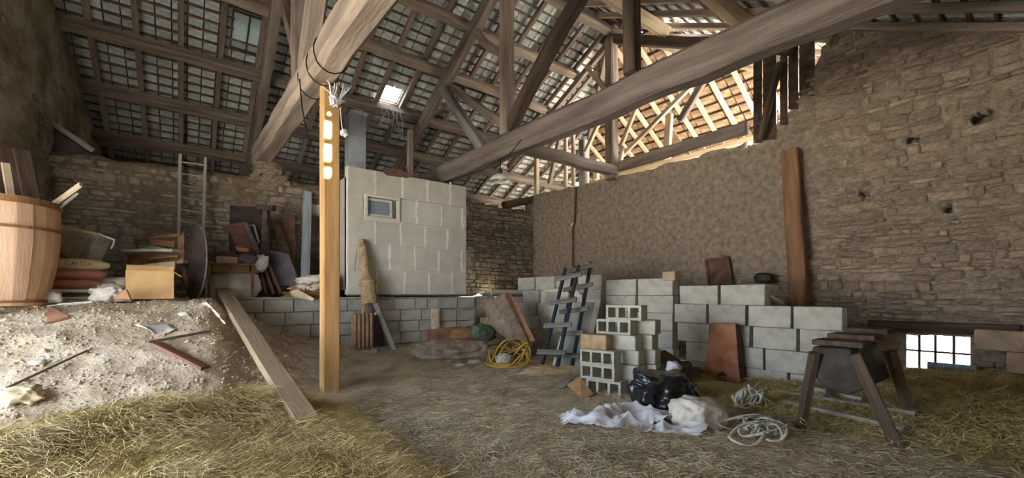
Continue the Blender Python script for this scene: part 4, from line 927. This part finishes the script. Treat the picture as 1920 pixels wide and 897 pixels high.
quad('web', [(690, 560), (712, 592), (722, 650), (694, 650)], 9.05, .05, 'panelgrey', pu)
single(timber('wire_hook', pc(669, 468, 8.93), pc(665, 508, 8.95), .008, .008, 'cable'), 'thin wire hanging on the cabin wall beside the column', 'wire')
single(timber('timber_offcut', aZ(702, 660, .2), aZ(754, 648, .2), .12, .1, 'greywood', jit=.01), 'short grey timber offcut lying at the foot of the column', 'offcut')
# --- burlap
def gg(x, y): return gz0(x, y)
sk1 = aZ(858, 668, .1); single(lump_mb((sk1.x, sk1.y, .2), (.78, .5, .24), (0, 0, -.35), seed=21, amp=.25, fold=.25, freq=1.6, flat=gg, sub=5).build('burlap_sack', 'burlap', smooth=True, origin=(sk1.x, sk1.y, .05)), 'flat brown burlap sack spread on the straw', 'burlap sack')
c0 = aD(975, 640, 8.6); c1 = aD(912, 562, 9.3); mid = (c0+c1)/2; dv = c1-c0
lm = MB(); n_ = 22; pts = []; rs = []
for i in range(n_):
    t = i/(n_-1); p = lerp(c0, c1, t)+Vector((0, 0, .1*math.sin(math.pi*t)*.6)); pts.append(p); rs.append(.10+.17*math.sin(math.pi*(t*.8+.12)))
lm.tube(pts, rs, 20)
lm.v = [tuple(Vector(v)+Vector((nz(v[0], v[1], v[2], 3.5), nz(v[1], v[2], v[0], 3.5), nz(v[2], v[0], v[1], 3.2)))*.07) for v in lm.v]
single(lm.build('burlap_roll', 'burlap', smooth=True, origin=tuple(c0)), 'thick rolled burlap bundle slanting against the block stub', 'burlap roll')
single(lump_mb(aD(990, 640, 8.9), (.34, .25, .2), (0, .3, .4), seed=31, amp=.3, fold=.5, flat=gg, sub=4).build('burlap_sack', 'burlap', smooth=True), 'crumpled burlap sack at the foot of the burlap roll', 'burlap sack')
quad('brown_leaning_board', [(943, 551), (955, 550), (1003, 640), (990, 645)], [9.0, 9.1, 8.3, 8.3], .04, 'shard', None, 'orange-brown board edge leaning over the burlap roll', 'board')
quad('dark_hide', [(925, 560), (946, 552), (990, 642), (960, 632)], [8.9, 8.95, 8.25, 8.25], .05, 'burlap', None, 'brown stiff cloth panel beside the burlap roll', 'cloth')
single(lump_mb(aD(905, 625, 8.9), (.24, .2, .16), (0, .2, 0), seed=41, amp=.2, fold=.4, flat=gg).build('green_cloth', 'greencloth', smooth=True), 'dull green cloth bundle behind the spread burlap sack', 'cloth')
single(lump_mb(aD(868, 632, 8.9), (.3, .22, .16), (0, -.3, 0), seed=44, amp=.2, fold=.4, flat=gg).build('ochre_cloth', 'ochrecloth', smooth=True), 'ochre cloth bundle left of the green cloth', 'cloth')
single(timber('tool_handle', aD(926, 575, 9.4), aD(917, 526, 9.6), .035, .035, 'palewood', rnd=.3), 'pale wooden tool handle sticking up from the burlap roll', 'tool handle')
for k, (y, mt) in enumerate(((549, 'steelgrey'), (546, 'greywood'), (542, 'whitepaint'), (538, 'whitepaint'))):
    p = aY(890+8*k, y, 9.4+.12*k); q = aY(1000, y-1, 9.4+.12*k)
    single(timber('long_board', (p.x, p.y, PZ+.03+.045*k), (q.x+.3, q.y, PZ+.03+.045*k), .16, .045, mt), ['grey metal strip lowest in the pile of long boards', 'weathered board second in the long pile on the platform', 'white board third in the long pile on the platform', 'white board topmost in the long pile on the platform'][k], 'board', 'long boards on the platform')
# --- yellow hose
hc = aZ(955, 680, .05); pts = []; rh = random.Random(5)
for i in range(230):
    t = i/229; a = t*2*math.pi*6.3; r_ = .40+.07*math.sin(t*23)+.06*math.sin(t*57)
    lift = .05+.42*max(0, math.sin(a*1.0+t*2.2))*(.35+.65*abs(math.sin(t*9)))
    x_ = hc.x+r_*1.05*math.cos(a)*.95+.06*math.sin(t*19); y_ = hc.y+r_*.8*math.sin(a)+.06*math.cos(t*15); pts.append((x_, y_, gz(x_, y_)+lift))
single(MB().tube(pts, .017, 7).build('yellow_hose', 'yellowhose', smooth=True, origin=tuple(hc)), 'tangled coil of yellow hose beside the burlap', 'hose')
single(lump_mb((hc.x-.05, hc.y+.1, .1), (.16, .1, .1), seed=3, amp=.4, fold=.3, flat=gg).build('white_bundle', 'sackwhite', smooth=True), 'dirty white bundle inside the yellow hose coil', 'bundle')
for k, (px, py, lab) in enumerate(((890, 680, 'white slip of plastic in front of the burlap sack'), (862, 687, 'small white scrap left of the plastic slip'))):
    p = aZ(px, py, .03); single(lump_mb((p.x, p.y, .04), (.14-.05*k, .07, .035), seed=k, amp=.4, sub=3).build('white_scrap', 'plasticwhite', smooth=True), lab, 'scrap')
# --- old white casement windows leaning on the stack
def casement(pts, lab, rows=1):
    q = [Vector(p) for p in pts]; o = thing('old_window', (q[0]+q[1])/2, lab, 'window', 'old windows leaning on the blocks'); nrm = (q[1]-q[0]).cross(q[3]-q[0]).normalized()
    for a, b in ((0, 1), (1, 2), (2, 3), (3, 0)): timber('frame_bar', q[a], q[b], .095, .06, 'whitepaint', o, up=nrm)
    for t in [k/(rows) for k in range(1, rows)]: timber('glazing_bar', lerp(q[0], q[3], t), lerp(q[1], q[2], t), .04, .04, 'whitepaint', o, up=nrm)
    MB().prism(q, .006).build('pane', 'oldglass', o)
def lean(px0, px1, yb, tx0, tx1, yt, Xt=6.5):
    a = aZ(px0, yb, .03); b = aZ(px1, yb+3, .03); c = aX(tx1, yt, Xt); d = aX(tx0, yt, Xt); return [a, b, c, d]
casement(lean(1003, 1046, 652, 1022, 1058, 546, 6.5), 'tall white casement window leaning leftmost on the blocks')
casement(lean(1040, 1092, 690, 1075, 1122, 563, 6.35), 'white casement window leaning behind the dark rack', 2)
casement(lean(1022, 1062, 664, 1048, 1088, 552, 6.42), 'middle white casement window between two others', 1)
# --- two dark racks (navy rails, grey slats)
def rack(pa, pb, ta, tb_, lab, slats, d0, d1):
    a, b = aD(*pa, d0), aD(*pb, d0-.15); c, d = aD(*ta, d1), aD(*tb_, d1-.15)
    a.z = max(a.z, .04); b.z = max(b.z, .04)
    o = thing('hay_rack', (a+b)/2, lab, 'rack', 'dark racks leaning on the windows'); nrm = (b-a).cross(c-a).normalized()
    if nrm.dot(a) > 0: nrm = -nrm
    timber('rail', a, c, .055, .05, 'navypaint', o, up=nrm); timber('rail', b, d, .055, .05, 'navypaint', o, up=nrm)
    for t in slats:
        p, q = lerp(a, c, t), lerp(b, d, t); e = (q-p)*.45; timber('slat', p-e+nrm*.045, q+e+nrm*.045, .085, .03, 'slatgrey', o, up=nrm)
rack((1016, 686), (1044, 688), (1060, 504), (1085, 498), 'navy railed wooden rack with grey slats, front one', (.12, .38, .62, .88), 7.2, 7.9)
rack((1046, 688), (1072, 690), (1078, 500), (1108, 492), 'dark wooden rack leaning just behind the navy railed one', (.1, .3, .52, .75, .95), 7.4, 8.1)
single(lump_mb(aZ(1040, 697, .06), (.5, .14, .09), (0, 0, -.6), seed=51, amp=.4, fold=.3, sub=4, flat=gg).build('rotten_log', 'claypost', smooth=True), 'rotten log lying at the foot of the racks', 'log')
single(MB().tube([aD(1062, 545, 7.6), aD(1068, 552, 7.5), aD(1066, 562, 7.5), aD(1074, 566, 7.5), aD(1078, 556, 7.5)], .012, 6).build('twine_knot', 'shard'), 'bit of orange cord tied round the navy rack', 'cord')
# cardboard pieces
p = [aZ(1062, 722, .03), aZ(1088, 707, .14), aZ(1113, 740, .05), aZ(1090, 750, .02)]
single(MB().prism(p, .008).build('cardboard_sheet', 'cardboard'), 'torn cardboard sheet before the hollow blocks', 'cardboard')
p = [aZ(1032, 724, .02), aZ(1060, 710, .05), aZ(1080, 703, .06), aZ(1056, 728, .03)]
single(MB().prism(p, .01).build('grey_card', 'greywood'), 'greyish card lying left of the torn cardboard', 'cardboard')
# --- cupboard door set in the right wall and its frame
cp = thing('wall_hatch', aX(1350, 510, WR-.05), 'rust-brown small hatch door in the stone partition', 'hatch')
q = [aX(1325, 488, WR-.06), aX(1366, 482, WR-.06), aX(1374, 534, WR-.06), aX(1330, 534, WR-.06)]
MB().prism(q, .03).build('leaf', 'rust', cp)
for i in range(4): timber('frame_bar', q[i]-Vector((.03, 0, 0)), q[(i+1) % 4]-Vector((.03, 0, 0)), .05, .05, 'rust', cp)
# leaning post on right wall
single(timber('leaning_post', aX(1500, 585, WR-.32), aX(1481, 282, WR-.16), .28, .14, 'brownwood', up=(1, 0, 0), jit=.01), 'brown squared beam leaning upright against the stone partition', 'beam')
single(timber('white_batten', aX(1440, 552, 8.3), aX(1470, 570, 8.3), .04, .04, 'whitepaint'), 'short white batten behind the top of the long block stack', 'batten')
single(lump_mb(aX(1432, 522, 8.7), (.1, .16, .1), seed=5, amp=.2, sub=3).build('dark_pot', 'darkiron', smooth=True), 'dark round pot on a ledge behind the long block stack', 'pot')
# pipe on right wall
pi = thing('wall_pipe', aX(1076, 500, WR-.06), 'thin rusty conduit running down the stone partition', 'pipe')
MB().tube([aX(1079, 352, WR-.06), aX(1077, 420, WR-.06), aX(1074, 425, WR-.06), aX(1074, 500, WR-.06)], .028, 8).build('conduit', 'rust', pi); MB().lathe([(.02, 0), (.055, .01), (.055, .05), (.02, .06)], aX(1075, 422, WR-.03), 12, (-1, 0, 0)).build('junction', 'enamel', pi)
# --- orange tapered wooden thing with arched notch
oc = thing('tapered_flue', aZ(1352, 718, .1), 'orange-brown tapered wooden box with an arched notch at its foot', 'box')
X_ = aZ(1352, 715, .03).x-.12
BXC = aX(1352, 715, X_)
def tq(px, py, X=None): return aX(px, py, X or X_)
seam = [(1334, 607), (1378, 608), (1381, 640), (1384, 680), (1390, 722), (1364, 716)]
arch = [(1364, 706), (1360, 700), (1354, 698), (1347, 701), (1343, 708), (1341, 712)]
outl = [tq(*p) for p in seam+arch+[(1338, 712), (1334, 680)]]
MB().prism([tq(1347, 607), tq(1380, 608), tq(1383, 650), tq(1386, 690), tq(1390, 722), tq(1365, 717), tq(1364, 706), tq(1359, 699), tq(1353, 698)], .04).build('front_board', 'terracotta', oc)
MB().prism([tq(1347, 607), tq(1353, 698), tq(1346, 701), tq(1342, 709), tq(1341, 712), tq(1318, 700), tq(1326, 670), tq(1331, 640), tq(1335, 607)], .04).build('side_board', 'terracotta', oc)
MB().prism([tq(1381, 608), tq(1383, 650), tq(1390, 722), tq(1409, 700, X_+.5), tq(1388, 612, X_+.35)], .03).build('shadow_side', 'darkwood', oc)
MB().prism([tq(1336, 640, X_+.12), tq(1380, 640, X_+.12), tq(1384, 722, X_+.12), tq(1328, 705, X_+.12)], .02).build('arch_shade', 'walnut', oc)  # dark sheet added for the shade behind the arched notch
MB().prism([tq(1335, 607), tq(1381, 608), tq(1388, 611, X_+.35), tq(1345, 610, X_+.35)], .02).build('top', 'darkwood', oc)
# --- dark trestle bench
tr = thing('trestle_bench', (5.2, 1.15, .1), 'dark heavy trestle bench with splayed legs and stepped top', 'bench')
fxx = 4.75
f0, f1, f2, f3 = aX(1524, 650, fxx), aX(1606, 657, fxx), aX(1632, 735, fxx), aX(1512, 700, fxx)
fr_ = [aX(1524, 650, fxx), aX(1594, 655, fxx), aX(1622, 730, fxx), aX(1588, 742, fxx), aX(1538, 722, fxx), aX(1514, 690, fxx)]
MB().prism([p+Vector((.45, 0, 0)) for p in fr_], .9, (1, 0, 0)).build('body', 'darkiron', tr, bevel=.01)
ty0, ty1, tzz = f1.y-.02, f0.y+.02, f0.z+.02
for k, (dx, dz) in enumerate(((.12, .015), (.42, .06), (.8, .1))):
    MB().box((fxx+dx+.1, (ty0+ty1)/2-.03*k, tzz+dz), (.32, (ty1-ty0)*(1.05-.05*k), .05)).build('top_board', 'darkwood', tr, bevel=.006)
timber('leg', aX(1527, 662, fxx-.05), aZ(1500, 812, -.02), .075, .075, 'darkwood', tr); timber('leg', aX(1602, 665, fxx-.05), aZ(1690, 855, -.02), .08, .09, 'darkwood', tr)
timber('leg', (fxx+.95, f0.y+.05, tzz-.1), (fxx+1.1, f0.y+.2, .0), .075, .075, 'darkwood', tr); timber('leg', (fxx+.95, f1.y-.05, tzz-.1), (fxx+1.1, f1.y-.2, .0), .08, .08, 'darkwood', tr)
# boards on the floor under the trestle
for k, (p, q, lab) in enumerate((((1478, 745), (1720, 790), 'long pale board lying under the trestle bench'), ((1470, 760), (1700, 812), 'second pale board lying nearer under the trestle bench'), ((1520, 744), (1620, 768), 'narrow pale batten on the boards under the bench'))):
    a = aZ(*p, .1); b = aZ(*q, .1); a.z = gz0(a.x, a.y)+.13+.03*(k == 2); b.z = gz0(b.x, b.y)+.13+.03*(k == 2)
    single(timber('floor_board', a, b, .13-.05*(k == 2), .04, 'greywood'), lab, 'board', 'boards under the trestle bench')
# --- plastics and bags
def drape(name, outline_c, rx, ry, ang, mat, lab, cat, seed, h=.12, n=70, ridge=2.7):
    cx_, cy_ = outline_c; vs = []; fs = []; ca, sa = math.cos(ang), math.sin(ang); keep = {}
    for j in range(n+1):
        for i in range(n+1):
            u = i/n*2-1; v = j/n*2-1; edge = 1+.25*nz(u*1.6+seed, v*1.6, 1)+.12*nz(u*5, v*5, seed)
            x = cx_+(u*rx*ca-v*ry*sa)*edge; y = cy_+(u*rx*sa+v*ry*ca)*edge
            e = max(0, 1-max(abs(u), abs(v))**4)
            f1 = 1-abs(nz(x*ridge+seed, y*ridge*1.4, 0))*2; f2 = 1-abs(nz(x*ridge*2.5, y*ridge*2.3+seed, 3))*2
            z = gz0(x, y)+.025+h*e*(.55*max(0, f1)**2+.3*max(0, f2)**2+.25*(nz(x*3, y*3, seed)+.5))
            vs.append((x, y, z))
    for j in range(n):
        for i in range(n):
            u = (i+.5)/n*2-1; v = (j+.5)/n*2-1
            if (u*u+v*v) > 1.0+.5*nz(u*2+seed, v*2, 7): continue
            a = j*(n+1)+i; fs.append((a, a+1, a+n+2, a+n+1))
    o = raw(name, vs, fs, mat, None, True); o.modifiers.new('smooth', 'SUBSURF').render_levels = 1; md = o.modifiers.new('t', 'SOLIDIFY'); md.thickness = .004
    return tag(o, lab, cat)
p = aZ(1155, 785, .05); drape('plastic_sheet', (p.x, p.y), .62, .26, -.55, 'thinplastic', 'crumpled clear-white plastic sheet spread on the straw', 'plastic sheet', 3, h=.2)
p = aZ(1268, 803, .05); drape('plastic_sheet', (p.x, p.y), .42, .13, -.75, 'thinplastic', 'twisted tail of white plastic film in front of the black bag', 'plastic sheet', 8, h=.12)
p = aZ(1240, 765, .05); single(lump_mb((p.x+.12, p.y+.08, .17), (.36, .28, .26), (0, .1, -.3), seed=61, amp=.3, fold=.25, freq=1.6, flat=gg, sub=5).build('black_bag', 'plasticblack', smooth=True), 'shiny black plastic bag slumped among the white plastic', 'bag')
p = aZ(1312, 792, .05); single(lump_mb((p.x, p.y+.02, .12), (.26, .2, .17), (0, .1, -.4), seed=66, amp=.22, fold=.12, flat=gg, sub=5).build('pale_bag', 'sackwhite', smooth=True), 'pale dusty filled plastic bag right of the black bag', 'bag')
p = aD(1263, 690, 5.6); single(lump_mb((p.x, p.y, .38), (.11, .09, .08), (0, .2, .3), seed=68, amp=.3, fold=.3, sub=3).build('crumpled_paper', 'plasticwhite', smooth=True), 'crumpled white paper in the weeds behind the black bag', 'paper')
# dark weeds pile by the hollow blocks
p = aZ(1270, 735, .05); single(lump_mb((p.x+.25, p.y+.35, .14), (.45, .35, .26), seed=71, amp=.35, fold=.4, flat=gg, sub=4).build('dirt_heap', 'darkwood', smooth=True), 'dark heap of debris between hollow blocks and orange box', 'heap')
# white strap tangles
def straps(c, n, rad, zmax, seed, lab, w_=.026):
    rs_ = random.Random(seed); m = MB()
    for k in range(n):
        a = rs_.uniform(0, 6.28); r_ = rad*rs_.uniform(.3, 1); ph = rs_.uniform(0, 6.28); ex = rs_.uniform(.5, 1.2); ln = rs_.uniform(2.2, 6.0); ox, oy = rs_.gauss(0, rad*.35), rs_.gauss(0, rad*.3)
        pts = []
        for i in range(64):
            t = i/63*ln+ph; x = c[0]+ox+r_*math.cos(t)*ex; y = c[1]+oy+r_*math.sin(t+a)*.8; z = gz0(x, y)+.03+zmax*(.5+.5*math.sin(t*1.3+a*2))*.6+zmax*.25*(1+nz(t*.8, k, 2)); pts.append(Vector((x, y, z)))
        vs = []; 
        for i, q in enumerate(pts):
            d = (pts[min(i+1, 63)]-pts[max(i-1, 0)]).normalized(); s_ = d.cross(Vector((.8*math.sin(i*.09+k), .8*math.cos(i*.09), 1.2))).normalized()*w_/2; vs += [q-s_, q+s_]
        m.add(vs, [(2*i, 2*i+1, 2*i+3, 2*i+2) for i in range(63)])
    o = m.build('strap_tangle', 'strap', smooth=True); md = o.modifiers.new('t', 'SOLIDIFY'); md.thickness = .003; return tag(o, lab, 'straps', 'tangled white strapping')
p = aZ(1425, 812, .05); straps((p.x, p.y), 22, .24, .14, 3, 'round tangle of white plastic strapping on the straw')
p = aZ(1418, 772, .05); straps((p.x, p.y), 10, .2, .3, 7, 'loose upright tangle of white strapping behind the round one')
# --- debris on the mound
def on_ground(px, py):
    a = ray(px, py); d = 1.0
    for _ in range(900):
        p = EY+a*d
        if p.z <= gz(p.x, p.y): return p
        d += .012
    return EY+a*6
p = [on_ground(88, 611), on_ground(90, 578), on_ground(130, 600)]
single(MB().prism([q+Vector((0, 0, .03)) for q in p], .02).build('tile_shard', 'shard'), 'triangular orange tile shard on the mound before the sacks', 'tile')
p = [on_ground(253, 622), on_ground(276, 634), on_ground(330, 626), on_ground(318, 613)]
m = MB(); grid = []
for j in range(7):
    for i in range(9):
        u, v = i/8, j/6; q = lerp(lerp(p[0], p[1], v), lerp(p[3], p[2], v), u); grid.append((q.x, q.y, gz(q.x, q.y)+.03+.03*math.sin(u*5+v*2)*v+.04*(u < .15)))
m.add(grid, [(j*9+i, j*9+i+1, (j+1)*9+i+1, (j+1)*9+i) for j in range(6) for i in range(8)]); o = m.build('paper_sheet', 'paper', smooth=True); o.modifiers.new('t', 'SOLIDIFY').thickness = .006
single(o, 'white paper sheet lying on the rubble mound', 'paper')
def stick(px0, py0, px1, py1, w_, h_, mt, lab, cat, lift=.03, nm='stick'):
    a, b = on_ground(px0, py0), on_ground(px1, py1); single(timber(nm, a+Vector((0, 0, lift)), b+Vector((0, 0, lift)), w_, h_, mt, jit=.01), lab, cat)
stick(280, 652, 393, 630, .045, .03, 'darkwood', 'dark stick lying across the brown board on the mound', 'stick', .06)
stick(294, 651, 385, 697, .13, .035, 'redwood', 'reddish brown board lying on the rubble mound', 'board', .04, 'mound_board')
stick(10, 735, 165, 662, .02, .015, 'darkwood', 'thin dark branch lying on the left of the mound', 'branch', .03, 'branch')
stick(0, 607, 85, 609, .015, .012, 'greywood', 'thin pale twig left of the orange tile shard', 'twig', .02, 'twig')
stick(70, 830, 105, 824, .09, .03, 'greywood', 'small grey chip of wood at the edge of the hay', 'wood chip', .03, 'wood_chip')
p = on_ground(38, 752); single(lump_mb(p+Vector((0, 0, .05)), (.13, .11, .07), seed=81, amp=.4, fold=.5, sub=4).build('white_rag', 'sackcream', smooth=True), 'crumpled pale rag lying on the left of the mound', 'rag')
stick(50, 760, 88, 752, .05, .04, 'shard', 'short orange wooden stub beside the pale rag', 'stub', .04, 'stub')
for k, (px, py, lab) in enumerate(((70, 684, 'small white scrap high on the left of the mound'), (335, 784, 'small white scrap at the foot of the mound'), (345, 592, 'grey pebble-like scrap near the mound crest'), (12, 862, 'white plastic corner at the bottom left edge'))):
    p = on_ground(px, py); single(lump_mb(p+Vector((0, 0, .02)), (.06, .05, .03) if k < 3 else (.1, .1, .08), seed=k+90, amp=.4, sub=3).build('scrap', 'paper', smooth=True), lab, 'scrap')
# blue twine
def twine(pts, lab, n=40, loops=3, r_=.006, amp_=.05):
    P_ = [on_ground(*q) for q in pts]; out = []
    for i in range(n):
        t = i/(n-1)*(len(P_)-1); k = min(int(t), len(P_)-2); q = lerp(P_[k], P_[k+1], t-k); out.append(q+Vector((amp_*math.sin(i*1.1), amp_*math.cos(i*.9), .02+.015*math.sin(i*.7))))
    single(MB().tube(out, r_, 5).build('blue_twine', 'bluetwine', smooth=True), lab, 'twine', 'pieces of blue twine')
twine([(742, 796), (770, 803), (800, 792), (822, 812), (790, 830), (775, 815), (815, 840)], 'frayed piece of blue twine in the open straw')
twine([(540, 838), (560, 852), (585, 846), (600, 800), (580, 795)], 'piece of blue twine beside the end of the long plank')
# --- pendant lamp, cables and rubbish on the post
pl = aD(938, 338, 8.95); lamp = thing('pendant_lamp', pl, 'white enamel pendant lamp under the middle tie beam', 'lamp')
MB().lathe([(.215, -.02), (.22, 0), (.17, .07), (.08, .12), (.05, .13), (.05, .12), (.075, .11), (.16, .06), (.205, 0), (.215, -.02)], pl, 24, caps=False).build('shade', 'enamel', lamp, smooth=True)
MB().lathe([(.045, .11), (.05, .2), (.03, .24)], pl, 12).build('socket', 'darkiron', lamp); MB().lathe([(.01, -.02), (.045, .03), (.04, .07), (.025, .11)], pl, 12).build('bulb', 'enamel', lamp, smooth=True)
MB().tube([pl+Vector((0, 0, .24)), pl+Vector((0, 0, .42))], .012, 6).build('cord', 'cable', lamp)
cbl = thing('cable', (1.5, 6.0, 4.3), 'black electric cables looped round the nearest tie beam', 'cable')
def ring(Y, dz, sag):
    c = Vector((1.5, Y, 4.4)); return [c+Vector((.21*math.cos(a), .25*math.sin(a*.5)*.3, .24*math.sin(a)-sag*(math.sin(a) < -.5))) for a in [math.pi*(.6+.12*i) for i in range(14)]]
for Y in (5.6, 6.0, 6.5): MB().tube(ring(Y, 0, .02), .009, 6).build('loop', 'cable', cbl)
MB().tube([(1.28, 6.4, 4.3), (1.3, 6.35, 3.9), (1.36, 6.3, 3.5), (1.45, 6.3, 3.3)], .009, 6).build('drop', 'cable', cbl)
MB().tube([aD(838, 342, 9.9)+Vector((0, -.2, 0)), aD(905, 318, 9.2), aD(955, 290, 8.6), aD(978, 262, 8.2)], .01, 6).build('run', 'cable', cbl)
ju = thing('plastic_shreds', (PX+.05, PY-.12, 4.0), 'white plastic shreds and string tied to the top of the post', 'plastic')
lump_mb((PX+.03, PY-.13, 3.99), (.055, .04, .075), seed=14, amp=.7, fold=.6, sub=4).build('wad', 'plasticwhite', ju, smooth=True)
rsh = random.Random(8)
for k in range(13):
    a_ = rsh.uniform(-.9, 1.2); L_ = rsh.uniform(.1, .3); p_ = Vector((PX+.02+rsh.uniform(-.05, .08), PY-.15, 3.98+rsh.uniform(-.03, .08))); d_ = Vector((math.sin(a_), rsh.uniform(-.3, .1), math.cos(a_)))
    MB().tube([p_, p_+d_*L_*.5+Vector((.02, 0, .01)), p_+d_*L_+Vector((0, 0, -.03))], [.014, .01, .004], 5).build('shred', 'plasticwhite', ju)
MB().tube([(PX+.1, PY-.14, 3.9), (PX+.12, PY-.15, 3.65), (PX+.14, PY-.14, 3.6)], .006, 5).build('string', 'plasticwhite', ju)
lump_mb((PX+.16, PY-.12, 3.58), (.05, .04, .05), seed=2, amp=.3, sub=3).build('knob', 'enamel', ju)
MB().tube([(PX+.12, PY-.14, 3.98), aD(735, 232, 8.6), aD(760, 262, 9.4)], .004, 5).build('string', 'plasticwhite', ju)
# timbers and board on the cabin wall
single(timber('cabin_post', aY(769, 333, 9.15), aY(769, 245, 9.15), .12, .12, 'oldwood', up=(1, 0, 0)), 'short upright post standing on top of the cabin wall', 'post')
single(MB().prism([aY(716, 326, 9.1), aY(735, 318, 9.1), aY(772, 332, 9.1), aY(760, 336, 9.1), aY(722, 331, 9.1)], .3).build('flat_slab', 'rust', origin=tuple(aY(740, 330, 9.1))), 'brown flat slab lying on top of the cabin wall', 'slab')
# cobweb strands beside the roof hole
cwb = thing('cobweb', (4.3, 10.3, 6.0), 'ragged cobweb strands hanging below the bright roof hole', 'cobweb')
rw = random.Random(3)
for k in range(9):
    a = Vector((4.1+.06*k, 10.75, zfar(10.75)-.1)); b = a+Vector((rw.uniform(-.2, .3), rw.uniform(-.3, .1), -rw.uniform(.3, .9))); MB().tube([a, lerp(a, b, .5)+Vector((.04, 0, .05)), b], .006, 4).build('strand', 'web', cwb)

# ================================================================== STRAW, HAY, RUBBLE
def scatter(name, mat, n, dens, length, width, seed, lab, cat, lift=.015, curl=.5, box=(-2, 9, -.3, 9), up_=.35):
    rs_ = random.Random(seed); vs = []; fs = []; k = 0; tries = 0
    while k < n and tries < n*14:
        tries += 1
        x = rs_.uniform(box[0], box[1]); y = rs_.uniform(box[2], box[3])
        q = proj((x, y, 0))
        if q[2] < .6 or not (-60 < q[0] < 1980 and q[1] < 990): continue
        if rs_.random() > dens(x, y)*min(1, 12/(q[2]*q[2])+.12): continue
        L_ = rs_.uniform(*length); a = rs_.uniform(0, 6.283); e = rs_.uniform(-.05, up_); w_ = width*rs_.uniform(.6, 1.4)*(1+.04*q[2]); z = gz(x, y)+lift*rs_.random()*2.4
        dx, dy = math.cos(a), math.sin(a); b = a+rs_.uniform(-curl, curl); ex, ey = math.cos(b), math.sin(b); sx, sy = -dy*w_/2, dx*w_/2
        h = L_/2; c0 = (x, y, z); c1 = (x+dx*h, y+dy*h, z+e*h); c2 = (x+dx*h+ex*h, y+dy*h+ey*h, z+e*h*.4)
        i = len(vs)
        vs += [(c0[0]-sx, c0[1]-sy, c0[2]), (c0[0]+sx, c0[1]+sy, c0[2]+w_*.4), (c1[0]-sx, c1[1]-sy, c1[2]), (c1[0]+sx, c1[1]+sy, c1[2]+w_*.4), (c2[0], c2[1], c2[2])]
        fs += [(i, i+1, i+3, i+2), (i+2, i+3, i+4)]; k += 1
    o = raw(name, vs, fs, mat); o['kind'] = 'stuff'; return tag(o, lab, cat)
def d_floor(x, y):
    if gz0(x, y) > .2: return .012
    return .45+.5*max(0, nz(x, y, 3, .9)+.3)
scatter('loose_straw', 'strawgrey', 105000, d_floor, (.06, .22), .0042, 1, 'dull loose straw littered over the earth floor', 'straw')
def d_hay(x, y): return sstep(1.4, .85, x-.12*nz(x, y, 0, 3))*sstep(.14, -.08, y-(4.72+.29*(x+.96))-.15*nz(x, y, 5, 2))*sstep(1.8, 2.8, y)*(.55+.6*max(0, nz(x, y, 9, 3)+.4))
scatter('golden_hay', 'hay', 105000, d_hay, (.1, .34), .0031, 2, 'golden hay piled along the bottom left', 'hay', lift=.07, curl=1.0, box=(-1.6, 1.6, 2.0, 5.9), up_=.5)
def d_weed(x, y):
    a = sstep(4.6, 5.6, x)*sstep(3.6, 2.4, y-.3*nz(x, y, 2, 1)); b = .8*math.exp(-((x-6.0)/.7)**2-((y-3.4)/.8)**2); return max(a, b)*(.75+.4*nz(x, y, 4, 2))*(1-math.exp(-((x-BXC.x+.25)**2+(y-BXC.y+.15)**2)/.22))
scatter('dry_weeds', 'hay', 52000, d_weed, (.1, .3), .0046, 3, 'greenish dry weeds along the foot of the right wall', 'hay', lift=.05, curl=1.0, box=(3.8, 9, -.4, 4.6), up_=.6)
def d_mid(x, y): return max(0, .9*math.exp(-((y-5.6)/.7)**2)*sstep(1.3, 2.2, x))
def rubble_make():
    rs_ = random.Random(9); bm = bmesh.new(); bmesh.ops.create_icosphere(bm, subdivisions=1, radius=1); bv = [v.co.copy() for v in bm.verts]; bf = [tuple(v.index for v in f.verts) for f in bm.faces]; bm.free()
    vs = []; fs = []; k = 0; t = 0
    while k < 15000 and t < 120000:
        t += 1; x = rs_.uniform(-2, 6.2); y = rs_.uniform(4.2, 9.0); g_ = gz0(x, y); q = proj((x, y, g_))
        if not (-40 < q[0] < 1960): continue
        d = .35*sstep(.03, .25, g_)+.65*sstep(.4, 1.2, x)*sstep(3.2, 2.0, x)*sstep(.05, .2, g_)
        if d_hay(x, y) > .4 or rs_.random() > d: continue
        s_ = .005+.016*rs_.random()**3+.016*(rs_.random() < .015); z = gz(x, y)+s_*.3; sc = [rs_.uniform(.6, 1.4) for _ in range(3)]; i = len(vs)
        vs += [(x+v.x*s_*sc[0]*(1+rs_.uniform(-.25, .25)), y+v.y*s_*sc[1], z+v.z*s_*sc[2]*.8) for v in bv]; fs += [tuple(a+i for a in f) for f in bf]; k += 1
    o = raw('rubble', vs, fs, 'rubble'); o['kind'] = 'stuff'; tag(o, 'small pale rubble crumbs strewn over the mound', 'rubble')
rubble_make()
